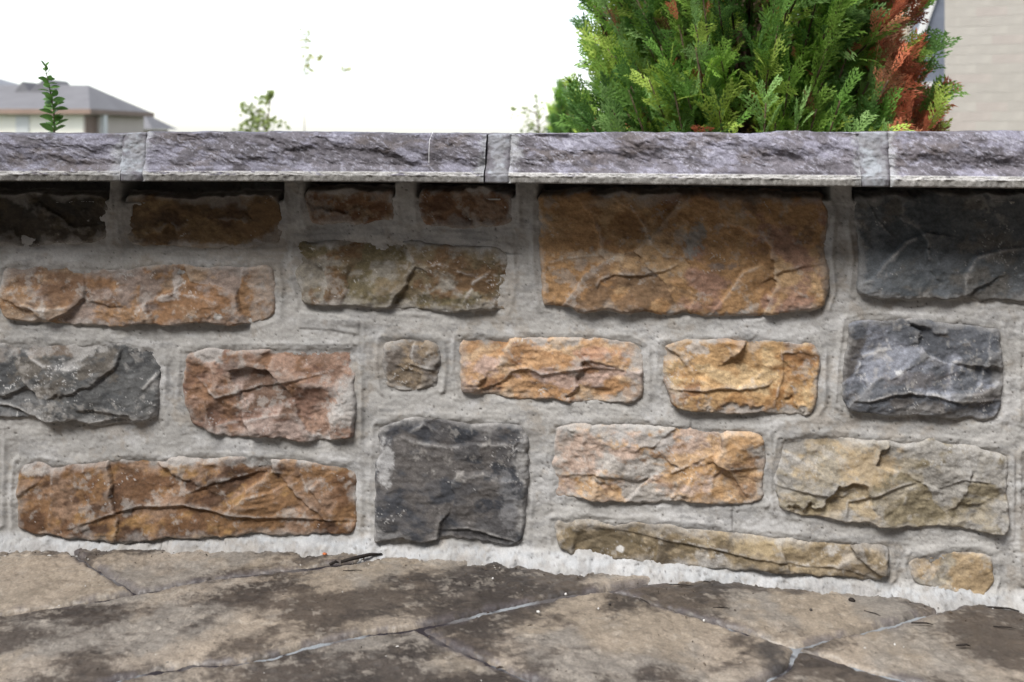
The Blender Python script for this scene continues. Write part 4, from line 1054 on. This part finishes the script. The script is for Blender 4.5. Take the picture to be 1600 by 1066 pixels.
# ------------------------------------------------------------------ bits lying on the paving
def on_patio(px, py): x, y = gpt((px, py)); return Vector((x, y, .0015))
def twig(p0, p1, rad, label, seed, bend=.0, name='twig', cat='twig', mat=None):
    r = random.Random(seed); a, b = on_patio(*p0), on_patio(*p1)
    a.z += rad * .8; b.z += rad * .9
    m1 = a.lerp(b, .35) + Vector((r.uniform(-1, 1) * bend, r.uniform(-1, 1) * bend, rad * .5)); m2 = a.lerp(b, .7) + Vector((r.uniform(-1, 1) * bend, r.uniform(-1, 1) * bend, rad * .8))
    rad *= .62 if rad < .0023 else .95; mb = MB(); mb.tube([a, m1, m2, b], [rad * .8, rad, rad * .9, rad * .4], 7)
    mb.v = [tuple(Vector(v) - a) for v in mb.v]
    o = mb.build(name, mat or M_TWIG, None, True); o.location = a
    return tag(o, label, cat, 'dead twigs and leaf scraps on the paving' if cat == 'twig' else None)
tw = [((533, 882), (597, 870), .0030, 'thick black twig against the mortar fillet left of the charcoal stone'),
      ((515, 886), (529, 883), .0024, 'short black twig piece just left of the thick one'),
      ((536, 894), (566, 894), .0010, 'hair thin twig below the thick black twig'),
      ((884, 891), (908, 893), .0013, 'thin twig under the left end of the long low stone'),
      ((1046, 916), (1084, 919), .0012, 'long thin bent twig on the paving below the long low stone'),
      ((1099, 911), (1110, 913), .0013, 'tiny twig scrap close to the long low stone'),
      ((1114, 952), (1140, 954), .0012, 'thin twig lying near the junction of two paving joints'),
      ((1424, 977), (1458, 980), .0018, 'straight black twig in front of the small foot stone'),
      ((1494, 1013), (1516, 1014), .0022, 'stubby black twig nearest the camera at the right'),
      ((1543, 952), (1593, 959), .0020, 'longest black twig beside the mortar at the right edge'),
      ((1552, 982), (1588, 986), .0014, 'faint thin twig below the longest right edge twig'),
      ((1350, 957), (1376, 965), .0010, 'hair thin twig next to the diagonal joint at right'),
      ((1000, 938), (1016, 948), .0010, 'hair thin twig in the joint below the long low stone'),
      ((1368, 935), (1394, 930), .0010, 'thin stalk leaning on the mortar left of the small foot stone')]
for k, (a, b, rd, lb) in enumerate(tw): twig(a, b, rd, lb, 40 + k, .0012 if rd < .0015 else .0008)
def chip(px, py, size, mat, label, name, cat, seed, flat=.4):
    r = np.random.default_rng(seed)
    V = []; n1, n2 = 7, 4
    for j in range(n2 + 1):
        th = math.pi * j / n2
        for i in range(n1):
            ph = 2 * math.pi * i / n1; k = r.uniform(.75, 1.2)
            V.append((size * k * math.sin(th) * math.cos(ph), size * .7 * k * math.sin(th) * math.sin(ph), size * flat * math.cos(th)))
    Fq = [(j * n1 + i, (j + 1) * n1 + i, (j + 1) * n1 + (i + 1) % n1, j * n1 + (i + 1) % n1) for j in range(n2) for i in range(n1)]
    o = make_obj(name, np.array(V), Fq, mat, None, None, True); o.location = on_patio(px, py) + Vector((0, 0, size * flat * .8)); o.rotation_euler.z = r.uniform(0, 6)
    return tag(o, label, cat)
M_ORANGE = mat_plain('orange_leaf', (206, 104, 48), .6, (200, .2))
M_WHITEP = mat_plain('white_grit', (225, 222, 216), .7, (200, .1))
M_GREYP = mat_plain('dark_grit', (74, 68, 64), .8, (200, .2))
chip(507, 868, .0052, M_ORANGE, 'orange leaf scrap beside the thick black twig', 'leaf_scrap', 'leaf', 1, .25)
chip(1331, 942, .0052, M_TWIG, 'black curled leaf scrap on the paving left of the small foot stone', 'leaf_scrap', 'leaf', 2, .55)
for k, (x, y, s, lb) in enumerate([(770, 907, .0022, 'white grit speck below the gap right of the charcoal stone'), (841, 960, .0028, 'white grit speck by the long diagonal joint at centre'),
                                   (884, 932, .0026, 'pale grit speck lying in the long diagonal joint'), (935, 954, .0018, 'white grit speck right of the centre diagonal joint'), (1100, 973, .0022, 'white grit speck left of the twig at the joint junction')]):
    chip(x, y, s, M_WHITEP, lb, 'grit_speck', 'grit', 20 + k, .7)['group'] = 'pale grit on the paving'
for k, (x, y, s, lb) in enumerate([(1267, 957, .0026, 'dark round pebble right of the joint junction'), (1113, 917, .0020, 'dark pebble beside the tiny twig scrap'), (953, 947, .0022, 'dark speck of grit below the centre joint')]):
    chip(x, y, s, M_GREYP, lb, 'pebble', 'pebble', 30 + k, .8)['group'] = 'dark pebbles on the paving'
# spider thread hanging on the coping
Xt, Dt, nxt, nyt = wcol(np.interp(672, 800 + F * (_X + _NX * .09) / (_D + _NY * .09), _px)); mb = MB()
mb.tube([(Xt + nxt * .074, Dt + nyt * .076, TOP - .001), (Xt + nxt * .093, Dt + nyt * .093, TOP - .012), (Xt + nxt * .0965, Dt + nyt * .0965, TOP - .028), (Xt + nxt * .0965, Dt + nyt * .0965, TOP - .043)], .00045, 5)
M_THREAD = mat_plain('pale_thread', (236, 234, 232), .5, (100, .05))
tag(mb.build('thread', M_THREAD), 'single white thread hanging down the coping left of its cracked joint', 'thread')

# fine grit swept against the foot of the wall and into the joints
r = np.random.default_rng(77); GV, GF, GC = [], [], []
for k in range(420):
    x = r.uniform(-.95, .85)
    if k < 240: y = float(wallD(x)) - .022 - abs(r.normal(0, .018))
    else: y = float(wallD(x)) - r.uniform(.02, .42)
    sz = r.uniform(.0004, .0013) * (1.6 if r.random() < .08 else 1); a = r.uniform(0, 6.28); el_ = r.uniform(.8, 3.2) if r.random() < .5 else 1
    q = np.array([(-1, -.7, 0), (1, -.6, 0), (.8, .7, 0), (-.9, .6, 0), (0, 0, 1.1)]) * sz * np.array([el_, 1, 1]) * r.uniform(.7, 1.3, (5, 3))
    ca, sa = math.cos(a), math.sin(a); q = np.stack([q[:, 0] * ca - q[:, 1] * sa + x, q[:, 0] * sa + q[:, 1] * ca + y, q[:, 2] + .0012], 1)
    b = len(GV) * 5; GV.append(q); GF += [(b, b + 1, b + 4), (b + 1, b + 2, b + 4), (b + 2, b + 3, b + 4), (b + 3, b, b + 4), (b + 3, b + 2, b + 1, b)]
    c = alb([(58, 48, 40), (92, 76, 60), (210, 206, 198), (130, 122, 112), (70, 58, 48)][r.integers(5)]); GC.append(np.tile(c, (5, 1)))
o = make_obj('grit', np.concatenate(GV), GF, M_MORTAR, None, np.concatenate(GC), False); tag(o, 'fine sand and grit scattered along the foot of the wall', 'grit', None, 'stuff')
